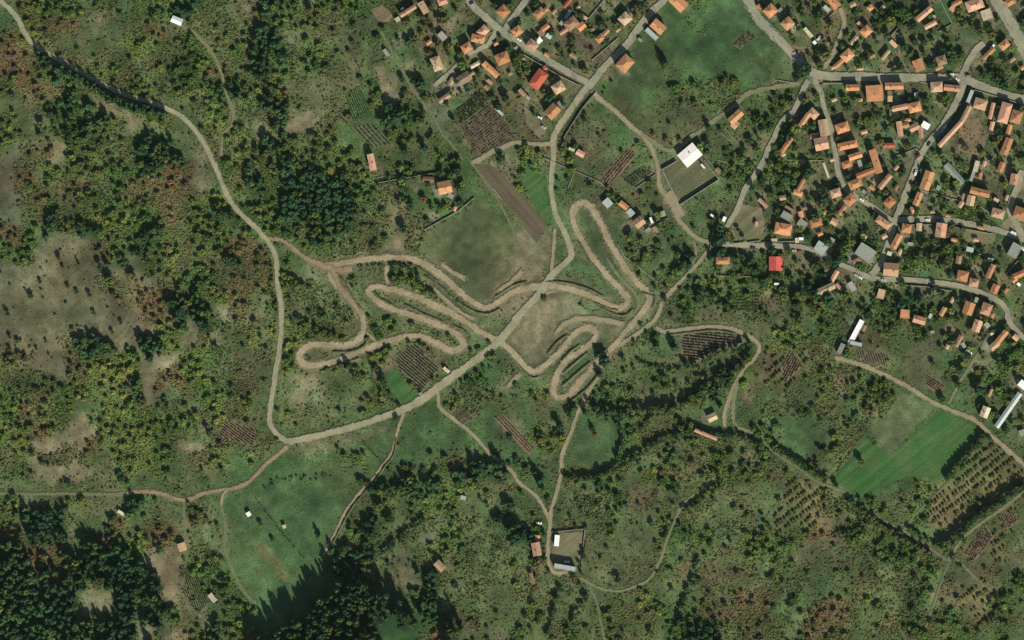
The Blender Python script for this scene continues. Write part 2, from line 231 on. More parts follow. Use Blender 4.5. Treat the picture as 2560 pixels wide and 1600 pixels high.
B = """1020 29 45 12 32 G p|994 49 12 11 32 F c|1059 20 32 17 -60 G t|1106 4 24 18 20 H p|1092 160 36 25 -70 H t 5.4|1072 107 15 10 35 G o|1106 91 22 16 -50 F g|1208 79 28 22 45 H p 5|1195 98 34 20 -12 H o|1167 120 26 22 30 H o|966 132 20 9 -55 S g
1187 163 24 10 30 G c|1227 175 50 15 -43 G o|1256 147 34 29 22 H o|1162 196 32 25 33 G b|1129 204 20 13 60 G t|1111 246 32 13 33 G p|1217 220 14 10 -45 G b|930 406 42 17 -78 G p
1258 30 28 27 43 H o|1348 34 28 20 40 H o|1363 26 14 12 40 G o|1293 79 25 22 38 H o|1363 70 22 13 38 G o|1353 83 16 15 38 F b|1347 102 16 14 38 F w|1372 91 15 11 -35 F s|1330 114 27 24 -40 H p|1428 60 34 26 40 H b|1453 67 22 18 40 G o|1411 78 28 10 33 G p|1418 9 28 10 50 G r|1462 45 16 8 -30 F c
1514 82 20 11 45 G p|1500 97 22 17 40 H o|1434 140 20 11 -30 G b|1367 138 14 10 -28 G o|1346 199 48 30 55 H r 5.6|1361 172 14 12 50 H r|1396 220 30 26 32 H t|1306 232 22 10 -45 G p|1381 279 34 28 45 G o|1248 279 26 7 -45 F s|1451 384 22 15 -30 G p|1402 262 20 9 -45 F g|1429 374 16 7 -25 F c
1562 48 28 26 44 H t|1696 8 42 30 -45 G o|1645 68 36 26 -40 G o|1629 86 38 12 -43 F s 4|1562 160 40 32 48 H o|1925 28 30 27 42 H o|1968 60 28 26 42 H o|2020 82 30 9 -50 F c|2036 107 9 8 -50 F w|2084 8 30 20 -50 G o|2131 12 16 14 30 G t|2175 20 15 14 40 H o|2164 79 26 23 42 H o|2134 101 26 10 50 G t
2117 140 30 25 42 H o|2097 159 28 12 42 G o|2083 169 12 8 20 G p|2066 22 18 10 -45 F s|2309 36 48 15 40 G p|2325 63 32 12 28 G p|2334 41 11 6 -20 F g|2391 8 26 13 30 G o|2381 22 14 14 -40 F p|2435 13 44 28 20 H p|2465 38 26 27 -70 F c|2523 6 28 18 30 H o|2213 138 30 10 50 G p|2233 110 22 10 -45 F p
2295 164 30 26 -70 G o 5.4|2352 152 25 24 18 H b|2347 170 20 10 24 G p|2509 113 26 20 40 H o|2471 134 36 12 45 G o|2481 117 12 6 50 F w|2556 170 12 11 30 G o|2340 218 30 26 3 H p|2379 221 42 16 -6 G p|2234 216 46 18 1 G o|2185 234 42 40 4 H o|2130 220 34 16 1 G o|2248 270 40 14 12 G p|2285 269 32 25 14 H o
2032 285 26 21 -42 H p|2010 301 40 13 55 G o|2059 320 42 25 -80 G t|2105 320 34 25 18 H o|2052 360 34 32 12 G p|2118 364 50 19 12 H o|1965 364 44 12 55 G o|1957 387 12 10 30 G p|2137 391 34 16 18 G o|2117 411 24 18 20 H o|2188 404 62 18 -72 G o|2223 364 28 12 0 G r|2248 323 38 14 -82 G p|2262 314 20 15 14 G o|2285 319 26 18 25 G p|2301 331 30 12 -84 G p|2313 314 20 16 -30 F w
2413 286 44 13 63 G p|2374 336 84 12 47 G p|2424 242 34 9 68 F s|2449 261 32 27 -17 H p|2478 278 42 10 76 G p|2479 315 22 11 76 G p|2510 283 52 27 74 H p|2539 293 32 27 72 H o|2521 326 28 11 72 G o|2515 366 42 20 68 G o|2002 462 32 10 60 G o|1994 483 24 13 -20 H o|2006 405 14 12 -50 H b|2065 426 40 6 -70 F c 1.2
2137 460 34 22 22 H o|2163 433 50 14 22 G o|2211 455 44 14 50 G p|2088 483 26 21 18 H p|2124 500 28 24 42 H o|2105 526 26 12 52 G o|2223 506 26 23 45 H o|2207 557 40 19 -35 H p|2085 555 18 16 -30 G p|2039 557 30 20 15 H o|2002 537 18 12 -75 G o|1973 523 26 9 -30 F b|1957 573 42 29 -10 H o 5.4
1907 508 30 10 -42 G p|1939 659 35 34 90 G R 4|1806 652 34 18 0 H o|1783 542 18 5 -42 F w|1810 548 13 8 65 F w|2052 620 30 26 -33 F s 4|2163 632 46 34 -33 F g 6|2141 654 18 14 25 G p|2085 691 32 12 60 G p|2063 723 48 18 25 G t|2097 718 22 9 -50 G p|2129 716 24 14 -60 F g|2202 735 24 18 75 F p|2226 674 38 33 -5 G p|1941 710 12 5 0 F w|2223 634 12 10 -20 F c|2240 604 38 17 62 G o
2316 452 48 25 70 G o|2293 498 34 16 68 G o|2280 526 16 15 68 H p|2385 434 64 17 -48 N k 2.4|2448 481 50 18 -14 G o|2425 502 26 20 78 G t|2409 491 14 10 70 G p|2401 512 16 12 60 G p|2502 418 26 15 68 G o|2534 449 28 21 80 G p|2493 534 32 23 -15 H p|2549 534 34 30 -20 H o|2351 576 36 27 82 G p|2297 568 20 14 88 G t|2265 571 24 22 -10 H o
2424 624 18 12 -12 F s|2396 650 20 14 80 G b|2405 690 28 26 -12 H o|2433 707 24 21 -12 H p|2475 678 36 14 65 G o|2535 626 34 26 62 F g|2548 686 34 16 25 G o|2536 700 16 11 30 G o|2546 711 10 7 -40 F w|2486 723 24 19 65 G o|2514 727 14 8 50 G o|2420 771 32 26 70 G o|2464 773 30 26 70 H p|2356 779 24 12 60 G o|2261 785 23 22 -5 F o|2297 800 32 19 -15 G p|2325 790 12 8 60 F s
2441 815 30 21 70 G p|2395 853 32 13 60 G b|2368 866 14 10 60 G p|2421 881 18 7 -30 F w|2502 843 40 15 50 G o|2485 864 24 17 40 G t|2539 844 16 14 -40 G p|2461 1030 28 21 68 G c|2520 1025 104 14 55 N s 3|2556 962 22 18 -40 F w|2475 982 20 8 65 G t|2555 1082 16 16 20 F g|2140 829 64 13 62 F w 3|2102 871 26 12 65 F g|2139 859 30 9 -12 F s|2159 820 16 11 62 G b
1780 1043 24 19 25 G t|1764 1086 60 9 -22 G p|1392 1351 28 12 85 F w|1412 1418 54 12 -10 F s|1343 1345 15 14 80 G o|1341 1372 34 22 -80 G p|1330 1446 30 10 -75 G b|1100 1414 28 19 -45 G t|1158 1244 14 10 -15 F s|456 1367 21 20 -72 G p|532 1494 24 13 -52 F c|622 1285 11 11 30 F w|711 1316 9 9 20 F c|304 1282 20 8 -30 F c|443 52 28 17 -22 G w
1071 449 28 14 -2 G b|1112 469 34 32 12 G o 5.4|1127 490 15 12 -40 F g|1137 523 12 8 70 G o|1519 508 22 20 -48 F s|1559 514 26 14 -38 G o|1576 532 18 16 -48 F s|1597 556 26 24 36 G p|1628 551 15 6 -68 F w|1656 535 14 14 20 F g|1757 416 14 4 -50 F w|1796 426 14 10 -45 G b|1838 293 40 20 42 G o|1837 312 16 20 -40 G t|1724 387 54 43 40 G w 5.5
516 1069 14 9 20 G b|1052 985 9 8 20 F g|1116 925 18 8 -40 F c|1182 14 12 8 30 F g|1620 575 14 9 36 F g|2268 300 18 9 0 G p|2452 570 16 8 -14 G o|2270 61 22 8 42 G b|2036 341 24 14 10 G b|2224 241 12 28 0 G t|2440 416 12 28 -15 F c|2430 441 8 26 -18 F g|2516 495 14 8 70 G p|2490 500 14 8 -30 F c|2063 531 11 10 30 G t|1956 495 16 12 10 G t|1966 541 28 18 -30 F g|2005 560 24 20 -35 F g|2002 597 12 7 0 F w
2210 591 14 12 30 G t|1992 601 10 12 0 F c|2467 813 12 14 40 F g|2479 834 9 7 40 F c|2408 863 14 9 -60 F g|2297 394 13 8 40 G p|1006 22 9 5 35 F w|1405 57 10 14 -40 F g|1420 37 26 8 55 F s|2150 62 18 9 -40 G p|1898 18 14 10 -45 G o|1950 25 12 8 40 F g|2205 20 14 9 42 G t|2180 140 14 9 30 G o|2150 172 16 9 0 G p|2480 80 14 9 -60 G o|2530 150 16 9 40 G p
2420 192 10 7 0 F g|2290 240 16 9 -80 F g|2150 250 12 8 5 G p|2085 250 14 9 20 G t|2160 330 16 10 15 G p|2080 400 12 9 18 G t|2150 412 10 24 18 F g|2240 420 14 9 50 G p|2180 470 16 9 -40 G o|2160 480 12 8 -40 F g|2240 470 14 9 60 G b|2345 470 12 9 70 F g|2370 540 14 8 -10 G p|2330 530 12 8 10 G t|2450 440 16 9 75 G o|2460 410 14 9 70 G p
2050 585 14 9 25 G o|2080 600 12 9 -35 F g|2160 590 16 9 -35 G p|2120 590 12 8 25 F g|2010 520 12 8 20 G b|1935 600 16 7 0 F c|1890 560 12 8 80 G p|2250 630 16 9 60 G p|2275 610 14 8 0 F g|2300 600 12 9 80 G b|2385 600 16 9 -10 G o|2440 600 14 9 -12 G t|2475 650 14 8 -12 F c|2380 750 16 9 60 G p|2440 750 14 9 70 F g|2480 790 12 9 70 G o|2330 830 10 7 0 F g
1310 150 12 8 -40 G p|1290 120 10 7 40 F g|1385 30 14 8 45 G p|1445 20 12 8 40 G t|1480 75 12 8 40 G b|1240 110 12 8 30 G o|1225 205 16 8 -40 G p|1275 185 12 9 30 G b|1180 185 14 8 35 G o|1320 245 12 8 -40 F g|1545 75 14 8 40 G t|1600 100 12 7 -40 F g"""
SOFT = []
def soft(P, c, blur=12, strength=.9): SOFT.append((P, c, blur, strength))
TAN = (.185,.162,.100); DRY = (.116,.112,.064); ROUGH = (.080,.092,.044); MEAD = (.056,.096,.040)
soft([(1060,574),(1143,530),(1188,492),(1222,520),(1290,600),(1345,640),(1350,690),(1290,720),(1235,752),(1170,735),(1110,680),(1062,640)], ROUGH, 9)
soft([(1300,560),(1340,600),(1388,560),(1380,650),(1350,690),(1270,745),(1235,740),(1265,690),(1290,640)], TAN, 8)
soft([(1262,850),(1330,770),(1400,720),(1440,745),(1470,790),(1420,835),(1380,880),(1330,915),(1300,890)], TAN, 8)
soft([(1400,700),(1440,690),(1530,745),(1520,752),(1460,728),(1410,712)], DRY, 9)
soft([(1355,790),(1440,770),(1530,795),(1560,800),(1500,800),(1440,790),(1390,815)], DRY, 9)
soft([(1520,235),(1600,270),(1740,250),(1760,275),(1700,340),(1640,355),(1600,320),(1540,268)], ROUGH, 9)
soft([(636,1240),(668,1242),(684,1275),(672,1290),(640,1262)], TAN, 8)
soft([(2258,980),(2340,1018),(2226,1136),(2174,1088)], (.088,.116,.056), 7)
soft([(2317,816),(2352,820),(2340,870),(2368,930),(2356,1000),(2240,934)], DRY, 9)
soft([(936,161),(955,161),(988,258),(962,260)], TAN, 8)
soft([(698,338),(725,300),(762,280),(785,282),(748,326)], TAN, 8)
soft([(1481,1327),(1530,1300),(1624,1319),(1648,1372),(1632,1443),(1550,1475),(1465,1451),(1460,1385)], ROUGH, 9)
soft([(2405,60),(2440,120),(2425,150),(2398,95)], DRY, 9)
soft([(350,905),(400,910),(385,960),(385,1015),(345,1025),(360,960)], TAN, 8)
soft([(80,1105),(140,1100),(125,1135),(90,1130)], TAN, 8)
soft([(190,1035),(225,1045),(225,1085),(198,1130),(186,1090)], TAN, 8)
soft([(440,1105),(505,1100),(515,1125),(460,1130)], TAN, 8)
soft([(470,800),(500,810),(490,860),(455,870)], TAN, 8)
soft([(960,600),(1010,600),(1015,632),(950,632)], TAN, 8)
soft([(255,255),(310,285),(300,300),(250,280),(225,230)], TAN, 8)
soft([(375,1400),(455,1385),(440,1500),(418,1510),(395,1450)], TAN, 8)
soft([(210,1495),(290,1470),(280,1530),(235,1520)], TAN, 8)
soft([(345,1565),(385,1560),(395,1600),(360,1600)], TAN, 8)
soft([(0,660),(60,620),(230,610),(255,680),(300,760),(330,830),(290,860),(170,885),(120,985),(95,930),(0,905)], DRY, 9)
soft([(1450,530),(1480,540),(1525,640),(1590,730),(1570,740),(1530,690),(1480,620)], MEAD, 5, .9)
soft([(1452,1062),(1518,1052),(1562,1086),(1547,1142),(1492,1162),(1437,1146)], MEAD, 5, .9)
soft([(1688,1036),(1740,1018),(1777,1000),(1809,1012),(1806,1078),(1780,1078),(1725,1058)], MEAD, 5, .9)
soft([(1575,140),(1640,78),(1740,4),(1852,2),(1985,158),(2005,192),(1905,208),(1760,182),(1660,220),(1600,262),(1500,222)], MEAD, 5, .9)
soft([(1545,617),(1600,600),(1671,575),(1722,602),(1728,640),(1690,665),(1636,714),(1560,643)], MEAD, 5, .9)
soft([(562,1262),(620,1242),(660,1205),(740,1165),(850,1135),(905,1165),(925,1190),(885,1240),(846,1310),(802,1392),(800,1480),(740,1540),(655,1600),(640,1530),(600,1440),(572,1380)], MEAD, 5, .9)
soft([(905,1102),(960,1070),(992,1062),(985,1110),(950,1152)], MEAD, 5, .9)
soft([(1010,1048),(1090,1010),(1170,1092),(1120,1150),(1010,1145),(990,1110)], MEAD, 5, .9)
soft([(1180,1050),(1225,1045),(1330,1148),(1395,1150),(1390,1230),(1340,1225),(1250,1140)], MEAD, 5, .9)
soft([(2000,1046),(2081,1051),(2078,1092),(2026,1162),(1968,1112)], MEAD, 5, .9)
BRN = (.135,.108,.066)
for P_ in ([(1568,1212),(1630,1216),(1622,1266),(1566,1256)], [(1702,1400),(1722,1385),(1742,1395),(1736,1430),(1706,1456)], [(2052,1290),(2100,1325),(2122,1378),(2100,1372),(2060,1335)], [(1640,1120),(1690,1110),(1680,1160),(1640,1170)], [(1490,1230),(1520,1232),(1515,1280),(1490,1272)],
           [(2330,1250),(2400,1290),(2380,1330),(2330,1300)], [(2340,1460),(2390,1470),(2370,1510),(2330,1510)], [(1840,1000),(1870,960),(1900,955),(1880,1010)], [(1905,880),(1960,860),(1950,940),(1905,950)], [(1850,1120),(1900,1130),(1890,1160),(1850,1150)], [(1890,745),(1945,750),(1940,780),(1885,775)],
           [(2060,930),(2130,920),(2160,960),(2090,990)], [(2190,990),(2230,970),(2240,985),(2170,1060)], [(1410,160),(1450,190),(1420,210)], [(1440,370),(1500,310),(1530,335),(1470,395)]): soft(P_, BRN, 6, .75)
for P_ in ([(1870,1290),(1920,1260),(1950,1300),(1890,1330)], [(1790,1290),(1850,1310),(1840,1350),(1780,1330)], [(1400,1230),(1460,1225),(1465,1270),(1405,1280)], [(2230,1270),(2270,1250),(2250,1300)], [(2400,1440),(2440,1460),(2410,1500)], [(1960,1000),(2000,960),(2030,990),(1980,1030)]): soft(P_, (.072,.108,.050), 8, .8)
soft([(700,1115),(860,1080),(960,1062),(975,1075),(860,1110),(740,1150)], (.12,.122,.068), 10, .8)
soft([(720,1190),(820,1150),(900,1120),(905,1140),(820,1180),(720,1215)], (.050,.085,.034), 9, .8)
soft([(570,1400),(600,1330),(650,1350),(700,1440),(690,1490),(620,1500)], (.066,.108,.044), 18, .8)
soft([(640,1360),(660,1350),(722,1445),(706,1452)], (.130,.118,.050), 4, .8)
soft([(775,948),(800,940),(830,960),(820,1000),(780,1005)], TAN, 16, .6)
soft([(985,905),(975,930),(935,945),(925,925),(960,900),(972,865),(985,868)], TAN, 7, .8)
# ------------------------------------------------------------------ ground: one sheet
st = 5.0
gx = np.arange(-600, 3161, st); gy = np.arange(-600, 2201, st)
GX, GY = np.meshgrid(gx, gy)
acc = np.zeros(GX.shape+(3,)); 
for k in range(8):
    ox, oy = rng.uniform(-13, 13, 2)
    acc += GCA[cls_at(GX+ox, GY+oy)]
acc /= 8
# gardens of the village: small plots turned with the streets
cl = cls_at(GX, GY, 26, 40)
a = math.radians(-38); u = (GX*math.cos(a)-GY*math.sin(a)); v = (GX*math.sin(a)+GY*math.cos(a))
u = u+(vnoise(GX, GY, 120, 3)-.5)*60; v = v+(vnoise(GX, GY, 120, 4)-.5)*60
h = (np.floor(u/26).astype(int)*73856093 ^ np.floor(v/38).astype(int)*19349663) % 1000/1000.0
PAL = np.array([(.050,.095,.036), (.075,.100,.045), (.115,.110,.060), (.150,.122,.075), (.060,.085,.036), (.175,.150,.100), (.095,.110,.055)])
plot = PAL[(h*len(PAL)).astype(int) % len(PAL)]
wv = (cl == KEYS.index('v'))[..., None]*.75
acc = acc*(1-wv)+plot*wv
wv = ((cl == KEYS.index('s')) | (cl == KEYS.index('b')))[..., None]*.25
acc = acc*(1-wv)+plot*wv
for P_, c_, b_, st_ in SOFT:
    w0 = np.zeros(GX.shape)
    xs_ = [p[0] for p in P_]; ys_ = [p[1] for p in P_]
    i0 = max(0, int((min(xs_)-40+600)/st)); i1 = int((max(xs_)+40+600)/st)+1; j0 = max(0, int((min(ys_)-40+600)/st)); j1 = int((max(ys_)+40+600)/st)+1
    SX, SY = GX[j0:j1, i0:i1], GY[j0:j1, i0:i1]; wx_ = (vnoise(SX, SY, 20, 91)-.5)*18; wy_ = (vnoise(SX, SY, 20, 92)-.5)*18
    for k in range(14):
        ox, oy = rng.uniform(-b_, b_, 2); w0[j0:j1, i0:i1] += inpoly(SX+ox+wx_, SY+oy+wy_, P_)
    w0 = (w0/14*st_)[..., None]; acc = acc*(1-w0)+np.array(c_)*w0
# swept yards round the houses
yr = np.random.default_rng(3)
for row in B.replace('\n', '|').split('|'):
    q = row.split()
    if not q or yr.random() < .3: continue
    x, y, L_, W_ = map(float, q[:4])
    if x < 900 or L_*W_ < 250: continue
    a_ = yr.uniform(0, 6.28); x += math.cos(a_)*16; y += math.sin(a_)*16; rad = yr.uniform(9, 17)
    i0 = int((x-60+600)/st); i1 = int((x+60+600)/st)+1; j0 = max(0, int((y-60+600)/st)); j1 = int((y+60+600)/st)+1
    X_, Y_ = GX[j0:j1, i0:i1], GY[j0:j1, i0:i1]; d_ = np.hypot(X_-x, Y_-y)+(vnoise(X_, Y_, 11, 15)-.5)*14
    w0 = (1/(1+np.exp((d_-rad)/2.2))*yr.uniform(.5, .95))[..., None]; cy_ = np.array([(.19,.175,.125), (.15,.13,.085), (.20,.20,.165), (.13,.12,.07)][int(yr.integers(4))])
    acc[j0:j1, i0:i1] = acc[j0:j1, i0:i1]*(1-w0)+cy_*w0
# light tan dust of the central crossing
w0 = (np.exp(-(((GX-1330)/150)**2+((GY-770)/95)**2)**1.5)*(.25+.75*vnoise(GX, GY, 34, 66)))[..., None]*.8
acc = acc*(1-w0)+np.array((.168,.152,.094))*w0
# worn ground beside the track and the road, trodden and driven over
T = TRACKPTS
dmin = np.full(GX.shape, 99.0)
for (ax, ay), (bx, by) in zip(T, T[1:]+T[:1]):
    i0 = int((min(ax, bx)-60+600)/st); i1 = int((max(ax, bx)+60+600)/st)+1; j0 = int((min(ay, by)-60+600)/st); j1 = int((max(ay, by)+60+600)/st)+1
    X_, Y_ = GX[j0:j1, i0:i1], GY[j0:j1, i0:i1]; dx, dy = bx-ax, by-ay; t_ = np.clip(((X_-ax)*dx+(Y_-ay)*dy)/(dx*dx+dy*dy), 0, 1)
    dmin[j0:j1, i0:i1] = np.minimum(dmin[j0:j1, i0:i1], np.hypot(X_-ax-t_*dx, Y_-ay-t_*dy))
w0 = (np.exp(-(dmin/24)**2)*(.15+.85*vnoise(GX, GY, 28, 77)))[..., None]*.75
acc = acc*(1-w0)+np.array((.172,.152,.094))*w0
# mowing and driving streaks
ca_, sa_ = math.cos(math.radians(38)), math.sin(math.radians(38)); uu = GX*ca_-GY*sa_; vv = GX*sa_+GY*ca_
streak = vnoise(uu/7, vv, 9, 81)*.6+vnoise(uu, vv/7, 9, 82)*.4
acc *= (.84+.32*streak)[..., None]
f = (.64+.72*vnoise(GX, GY, 60, 8))*(.82+.36*vnoise(GX, GY, 26, 14)); g = .8+.4*vnoise(GX, GY, 14, 9); acc *= (f*g)[..., None]
warm = vnoise(GX, GY, 90, 12)[..., None]; acc *= 1+(warm-.5)*np.array([.35, .02, .10])
# terraces on the pasture
tm = np.exp(-(((GX-305)/55)**2+((GY-825)/60)**2)); rr = np.hypot(GX-230, GY-760)
acc *= (1+.22*tm*np.sin(rr/2.1))[..., None]
nx, ny = len(gx), len(gy)
vx = (GX-1280)*S; vy = (800-GY)*S
V = np.stack([vx, vy, np.zeros_like(vx)], -1).reshape(-1, 3)
idx = np.arange(nx*ny).reshape(ny, nx)
F = np.stack([idx[:-1, :-1], idx[1:, :-1], idx[1:, 1:], idx[:-1, 1:]], -1).reshape(-1, 4)
x0, x1, y1, y0 = vx.min(), vx.max(), vy.max(), vy.min(); Z = 7000.0; n0 = len(V)
V = np.vstack([V, [(-Z, y1, 0), (-Z, Z, 0), (Z, Z, 0), (Z, y1, 0), (-Z, -Z, 0), (-Z, y0, 0), (Z, y0, 0), (Z, -Z, 0)]])
c = [idx[0, 0], idx[0, -1], idx[-1, 0], idx[-1, -1]]
EX = [(n0, c[0], c[1], n0+3), (n0, n0+3, n0+2, n0+1), (n0+4, n0+7, n0+6, n0+5), (n0+5, n0+6, c[3], c[2]), (n0+5, c[2], c[0], n0), (c[3], n0+6, n0+3, c[1])]
me = bpy.data.meshes.new('ground'); F = np.vstack([F, EX])
me.vertices.add(len(V)); me.vertices.foreach_set('co', V.astype(np.float32).ravel())
me.loops.add(F.size); me.loops.foreach_set('vertex_index', F.ravel().astype(np.int32))
me.polygons.add(len(F)); me.polygons.foreach_set('loop_start', np.arange(0, F.size, 4, dtype=np.int32)); me.polygons.foreach_set('loop_total', np.full(len(F), 4, dtype=np.int32))
ca = me.attributes.new('cover', 'FLOAT_COLOR', 'POINT')
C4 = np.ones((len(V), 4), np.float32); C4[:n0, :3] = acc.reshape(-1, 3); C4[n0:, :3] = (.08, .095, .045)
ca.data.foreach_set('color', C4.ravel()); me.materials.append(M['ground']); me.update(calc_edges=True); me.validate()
tag(link('ground', me), kind='structure')

# ------------------------------------------------------------------ blocking mask (2-unit cells) for plants
MW, MH = 1400, 920
mask = np.zeros((MH, MW), bool)          # covers x -120..2680, y -120..1720
def mrect(x0, x1, y0, y1):
    i0 = max(0, int((x0+120)/2)); i1 = min(MW, int((x1+120)/2)+1); j0 = max(0, int((y0+120)/2)); j1 = min(MH, int((y1+120)/2)+1)
    if i1 <= i0 or j1 <= j0: return None
    X, Y = np.meshgrid(np.arange(i0, i1)*2-119, np.arange(j0, j1)*2-119); return i0, i1, j0, j1, X, Y
def block_line(pts, w):
    for (ax, ay), (bx, by) in zip(pts[:-1], pts[1:]):
        r = mrect(min(ax, bx)-w, max(ax, bx)+w, min(ay, by)-w, max(ay, by)+w)
        if not r: continue
        i0, i1, j0, j1, X, Y = r; dx, dy = bx-ax, by-ay; L2 = dx*dx+dy*dy+1e-6
        t = np.clip(((X-ax)*dx+(Y-ay)*dy)/L2, 0, 1)
        mask[j0:j1, i0:i1] |= np.hypot(X-ax-t*dx, Y-ay-t*dy) < w
def block_poly(P):
    xs = [p[0] for p in P]; ys = [p[1] for p in P]; r = mrect(min(xs), max(xs), min(ys), max(ys))
    if r: i0, i1, j0, j1, X, Y = r; mask[j0:j1, i0:i1] |= inpoly(X, Y, P)
def blocked(x, y):
    i = np.clip(((np.asarray(x)+120)/2).astype(int), 0, MW-1); j = np.clip(((np.asarray(y)+120)/2).astype(int), 0, MH-1); return mask[j, i]

mask2 = np.zeros((MH, MW), bool)
def block_meadow(P):
    xs = [p[0] for p in P]; ys = [p[1] for p in P]; r = mrect(min(xs), max(xs), min(ys), max(ys))
    if r: i0, i1, j0, j1, X, Y = r; mask2[j0:j1, i0:i1] |= inpoly(X, Y, P)
def in_meadow(x, y):
    return mask2[np.clip(((np.asarray(y)+120)/2).astype(int), 0, MH-1), np.clip(((np.asarray(x)+120)/2).astype(int), 0, MW-1)]
# ------------------------------------------------------------------ fields and bare patches
zlev = [0.03]
def densify(P, step=7):
    out = []
    for k in range(len(P)):
        a, b = P[k], P[(k+1) % len(P)]; n = max(1, int(math.dist(a, b)/step))
        for i in range(n): t = i/n; out.append((a[0]+(b[0]-a[0])*t, a[1]+(b[1]-a[1])*t))
    return out
def field(name, P, mat, rag=3.0, block=True):
    D = densify(P); vs = []
    for x, y in D:
        x += (float(vnoise(x, y, 12, 21))-.5)*2*rag; y += (float(vnoise(x, y, 12, 22))-.5)*2*rag
        vs.append((*W(x, y), zlev[0]))
    zlev[0] += .006
    me = mesh(name, vs, [list(range(len(vs)))], [M[mat]])
    if me.polygons[0].normal.z < 0: me.flip_normals()
    if block: block_poly(P)
    return tag(link(name, me), kind='structure')
block_poly([(1060,574),(1143,530),(1188,492),(1222,520),(1290,600),(1345,640),(1350,690),(1290,720),(1235,752),(1170,735),(1110,680),(1062,640)])
block_poly([(1300,560),(1340,600),(1388,560),(1380,650),(1350,690),(1270,745),(1235,740),(1265,690),(1290,640)])
block_poly([(1262,850),(1330,770),(1400,720),(1440,745),(1470,790),(1420,835),(1380,880),(1330,915),(1300,890)])
block_poly([(1400,700),(1440,690),(1530,745),(1520,752),(1460,728),(1410,712)])
block_meadow([(1450,530),(1480,540),(1525,640),(1590,730),(1570,740),(1530,690),(1480,620)])
block_poly([(1355,790),(1440,770),(1530,795),(1560,800),(1500,800),(1440,790),(1390,815)])
field('ploughed_field', [(1188,414),(1224,408),(1280,461),(1367,557),(1343,609),(1280,530)], 'plough', 2)
field('meadow', [(1300,440),(1320,418),(1367,446),(1380,548),(1368,556),(1330,508)], 'lush', 3)
field('vineyard_ground', [(1135,280),(1200,222),(1229,251),(1150,311)], 'drygrass', 2)
field('vineyard_ground', [(1150,313),(1230,253),(1278,318),(1288,345),(1190,393),(1170,360)], 'plough', 2)
field('vineyard_ground', [(984,906),(1021,862),(1042,860),(1100,922),(1053,984)], 'soil', 2)
field('meadow', [(984,920),(1048,990),(1008,1010),(965,964)], 'lush', 3)
field('vineyard_ground', [(1703,838),(1769,824),(1830,830),(1868,853),(1810,868),(1769,889),(1735,910),(1705,890)], 'soil', 3)
block_meadow([(1452,1062),(1518,1052),(1562,1086),(1547,1142),(1492,1162),(1437,1146)])
block_meadow([(1688,1036),(1740,1018),(1777,1000),(1809,1012),(1806,1078),(1780,1078),(1725,1058)])
block_meadow([(1575,140),(1640,78),(1740,4),(1852,2),(1985,158),(2005,192),(1905,208),(1760,182),(1660,220),(1600,262),(1500,222)])
field('garden_plot', [(1828,108),(1872,72),(1898,92),(1850,122)], 'drygrass', 2)


field('court', [(1655,424),(1700,402),(1757,398),(1796,448),(1698,512)], 'drygrass', 1)
block_meadow([(562,1262),(620,1242),(660,1205),(740,1165),(850,1135),(905,1165),(925,1190),(885,1240),(846,1310),(802,1392),(800,1480),(740,1540),(655,1600),(640,1530),(600,1440),(572,1380)])
block_poly([(636,1240),(668,1242),(684,1275),(672,1290),(640,1262)])
block_meadow([(905,1102),(960,1070),(992,1062),(985,1110),(950,1152)])


field('crop_field', [(2079,1200),(2163,1258),(2192,1214),(2280,1190),(2354,1200),(2456,1076),(2354,1022),(2300,1075),(2228,1140),(2160,1092)], 'lush', 3)
block_poly([(2258,980),(2340,1018),(2226,1136),(2174,1088)])
block_meadow([(2000,1046),(2081,1051),(2078,1092),(2026,1162),(1968,1112)])

field('vineyard_ground', [(1973,871),(2010,914),(1958,960),(1952,915)], 'redsoil', 2)
field('vineyard_ground', [(2317,936),(2368,966),(2345,986),(2312,962)], 'redsoil', 2)
field('vineyard_ground', [(2140,872),(2222,886),(2218,915),(2150,905)], 'soil', 2)
field('vineyard_ground', [(561,1051),(640,1075),(635,1116),(545,1092)], 'redsoil', 3)
field('vineyard_ground', [(1124,1030),(1156,1012),(1182,1043),(1156,1066)], 'soil', 2)
field('vineyard_ground', [(1235,1046),(1256,1034),(1336,1117),(1325,1139)], 'redsoil', 2)
field('vineyard_ground', [(1500,450),(1570,368),(1592,384),(1525,468)], 'redsoil', 2)
field('vineyard_ground', [(1556,450),(1611,413),(1634,432),(1579,470)], 'drygrass', 2)
field('vineyard_ground', [(878,317),(934,310),(984,362),(931,372)], 'drygrass', 2)
block_poly([(936,161),(955,161),(988,258),(962,260)])
field('ploughed_field', [(928,24),(955,12),(980,38),(974,54),(946,55)], 'redsoil', 2)
block_poly([(698,338),(725,300),(762,280),(785,282),(748,326)])
field('vineyard_ground', [(2407,1385),(2462,1311),(2484,1345),(2438,1401)], 'redsoil', 2)
field('vineyard_ground', [(2497,1287),(2539,1285),(2548,1305),(2512,1326)], 'redsoil', 2)

